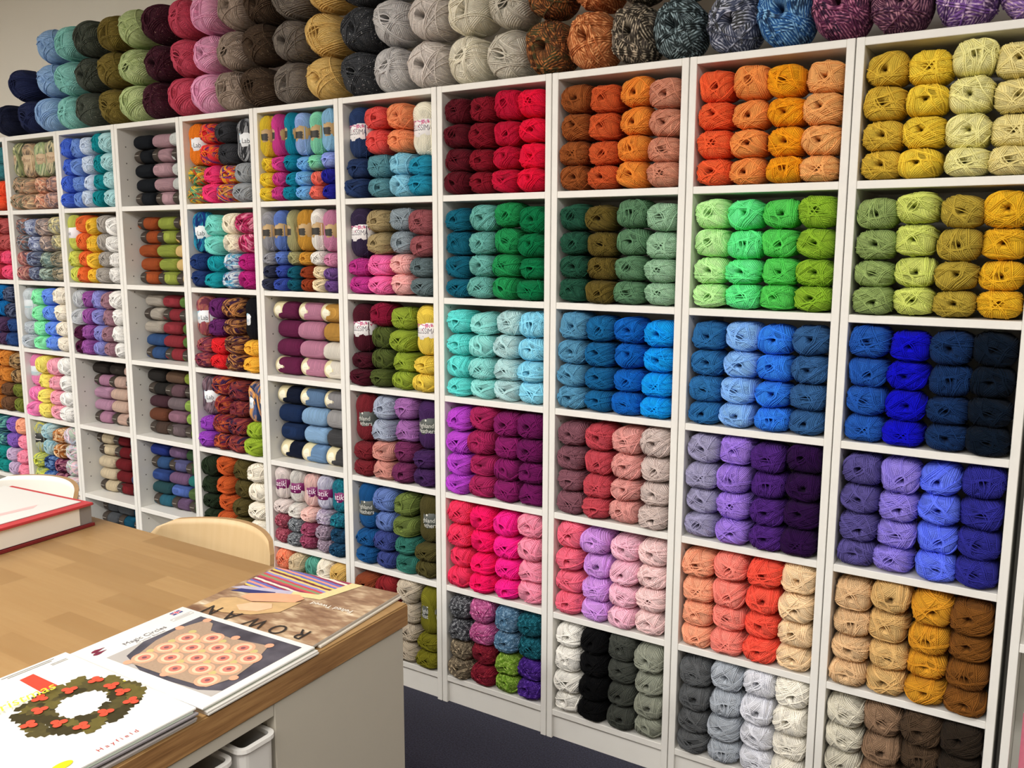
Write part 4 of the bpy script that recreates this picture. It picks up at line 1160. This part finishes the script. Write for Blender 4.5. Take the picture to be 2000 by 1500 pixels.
# ------------------------------------------------------------------ chairs behind the table
def chair(x, y, rz, label, face):
    r = empty('chair', (x, y, 0), rz)
    tag(r, label, 'chair', 'bentwood chairs behind the counter')
    # curved backrest with rounded corners; the sitter faces -y
    bm = bmesh.new()
    nu, nv = 36, 16
    z0, z1, hw, th = .60, .861, .208, .013
    def P(u, v, off):
        rc = .42
        zz = z0+(z1-z0)*v
        # outline: rounded upper and lower corners
        k = abs(v*2-1)
        kk = max(0, (k-.42)/.58)
        wv_ = hw*(1-.26*(1-math.sqrt(max(0, 1-kk**2))))
        crown = .005*(1-u*u) if v > .5 else 0
        xx = u*wv_
        yy = -.10*(xx/hw)**2+off-.045*(1-v)*0+.03*(v-.5)
        return (xx, yy, zz+crown*(v-.5)*2)
    def grid(off):
        return [[bm.verts.new(P(-1+2*i/nu, j/nv, off)) for i in range(nu+1)] for j in range(nv+1)]
    g0, g1 = grid(0), grid(th)
    for j in range(nv):
        for i in range(nu):
            f = bm.faces.new((g0[j][i], g0[j][i+1], g0[j+1][i+1], g0[j+1][i])); f.smooth = True; f.material_index = 0
            f = bm.faces.new((g1[j][i], g1[j+1][i], g1[j+1][i+1], g1[j][i+1])); f.smooth = True; f.material_index = 0
    for i in range(nu):
        for j in (0, nv):
            f = bm.faces.new((g0[j][i], g1[j][i], g1[j][i+1], g0[j][i+1])); f.material_index = 1
    for j in range(nv):
        for i in (0, nu):
            f = bm.faces.new((g0[j][i], g0[j+1][i], g1[j+1][i], g1[j][i])); f.material_index = 1
    bmesh.ops.recalc_face_normals(bm, faces=bm.faces[:])
    link('backrest', mesh_from(bm, 'backrest'), [face, M_birch_edge], r)
    bm = bmesh.new()
    add_box(bm, (-.2, -.44, .585), (.2, -.05, .598))
    bmesh.ops.bevel(bm, geom=[e for e in bm.edges if abs((e.verts[0].co-e.verts[1].co).z) > .005], offset=.06, segments=6, affect='EDGES')
    link('seat', mesh_from(bm, 'seat'), [face], r)
    for sx in (-1, 1):
        bm = bmesh.new(); tube(bm, [(sx*.20, -.42, 0), (sx*.165, -.38, .583)], .011, 12); link('leg', mesh_from(bm, 'leg'), [M_steel], r)
        bm = bmesh.new(); tube(bm, [(sx*.20, .03, 0), (sx*.165, -.02, .583), (sx*.13, .0, .66), (sx*.12, .0, .72)], .011, 12); link('leg', mesh_from(bm, 'leg'), [M_steel], r)
    bm = bmesh.new(); tube(bm, [(-.183, -.40, .25), (.183, -.40, .25)], .009, 10); link('foot_rail', mesh_from(bm, 'foot_rail'), [M_steel], r)
    return r
chair(-1.128, -.885, .02, 'birch bentwood chair behind the middle of the counter', M_birch)
chair(-1.858, -.885, .02, 'white bentwood chair with plywood edges behind the ring binder', M_chairwhite)

# ------------------------------------------------------------------ magazine shelf at the edge of the frame
rk = empty('magazine_shelf', (.414, -.012, 0))
tag(rk, 'white shelf unit beside the last bookcase, holding a pink magazine', 'shelf')
for nm, lo, hi in (('side_panel', (0, 0, 0), (.018, .29, 1.97)), ('side_panel', (.60, 0, 0), (.618, .29, 1.97)), ('back_panel', (.0185, .283, .06), (.5995, .29, 1.97)),
                   ('top_panel', (.0185, 0, 1.952), (.5995, .282, 1.97)), ('shelf', (.0185, .002, .60), (.5995, .282, .62)), ('shelf', (.0185, .002, .135), (.5995, .282, .155)), ('shelf', (.0185, .002, .86), (.5995, .282, .878))):
    link(nm, box_mesh(nm, lo, hi, .001, 1), [M_white], rk)
mgz = empty('magazine', (.452, .02, .1555))
tag(mgz, 'pink magazine standing cover outwards in the white shelf by the bookcases', 'magazine')
link('pages', box_mesh('pages', (.0, .0, 0), (.21, .006, .29), .0005, 1), [M_paper], mgz)
link('cover', box_mesh('cover', (.0, -.0008, 0), (.2105, -.0002, .2905), 0), [plain('pink_cover', 'D8788C', .35, .4, .15, 60)], mgz)

# ------------------------------------------------------------------ light: rows of ceiling lamps in the shop
SC.world = bpy.data.worlds.new('world'); SC.world.use_nodes = True
SC.world.node_tree.nodes['Background'].inputs[0].default_value = (.9, .93, 1, 1)
SC.world.node_tree.nodes['Background'].inputs[1].default_value = .05
def lamp(x, y, w, d, power, col=(1, .975, .94)):
    L = bpy.data.lights.new('ceiling_lamp', 'AREA'); L.shape = 'RECTANGLE'; L.size = w; L.size_y = d; L.energy = power; L.color = col
    o = bpy.data.objects.new('ceiling_lamp', L); COL.objects.link(o); o.location = (x, y, ZC-.02)
for x in (-4.2, -2.8, -1.4, 0.0):
    lamp(x, -2.6, 1.2, .3, 26)
    lamp(x, -4.1, 1.2, .3, 44)
lamp(1.0, -1.9, 1.2, .3, 22)  # extra lamp outside the rows, added to brighten the right-hand shelves
SC.view_settings.view_transform = 'Standard'; SC.view_settings.look = 'None'
SC.view_settings.exposure = 0.36; SC.view_settings.gamma = 1.0
SC.view_settings.use_curve_mapping = False
SC.cycles.max_bounces = 7; SC.cycles.diffuse_bounces = 4; SC.cycles.use_denoising = True
SC.cycles.caustics_reflective = False; SC.cycles.caustics_refractive = False
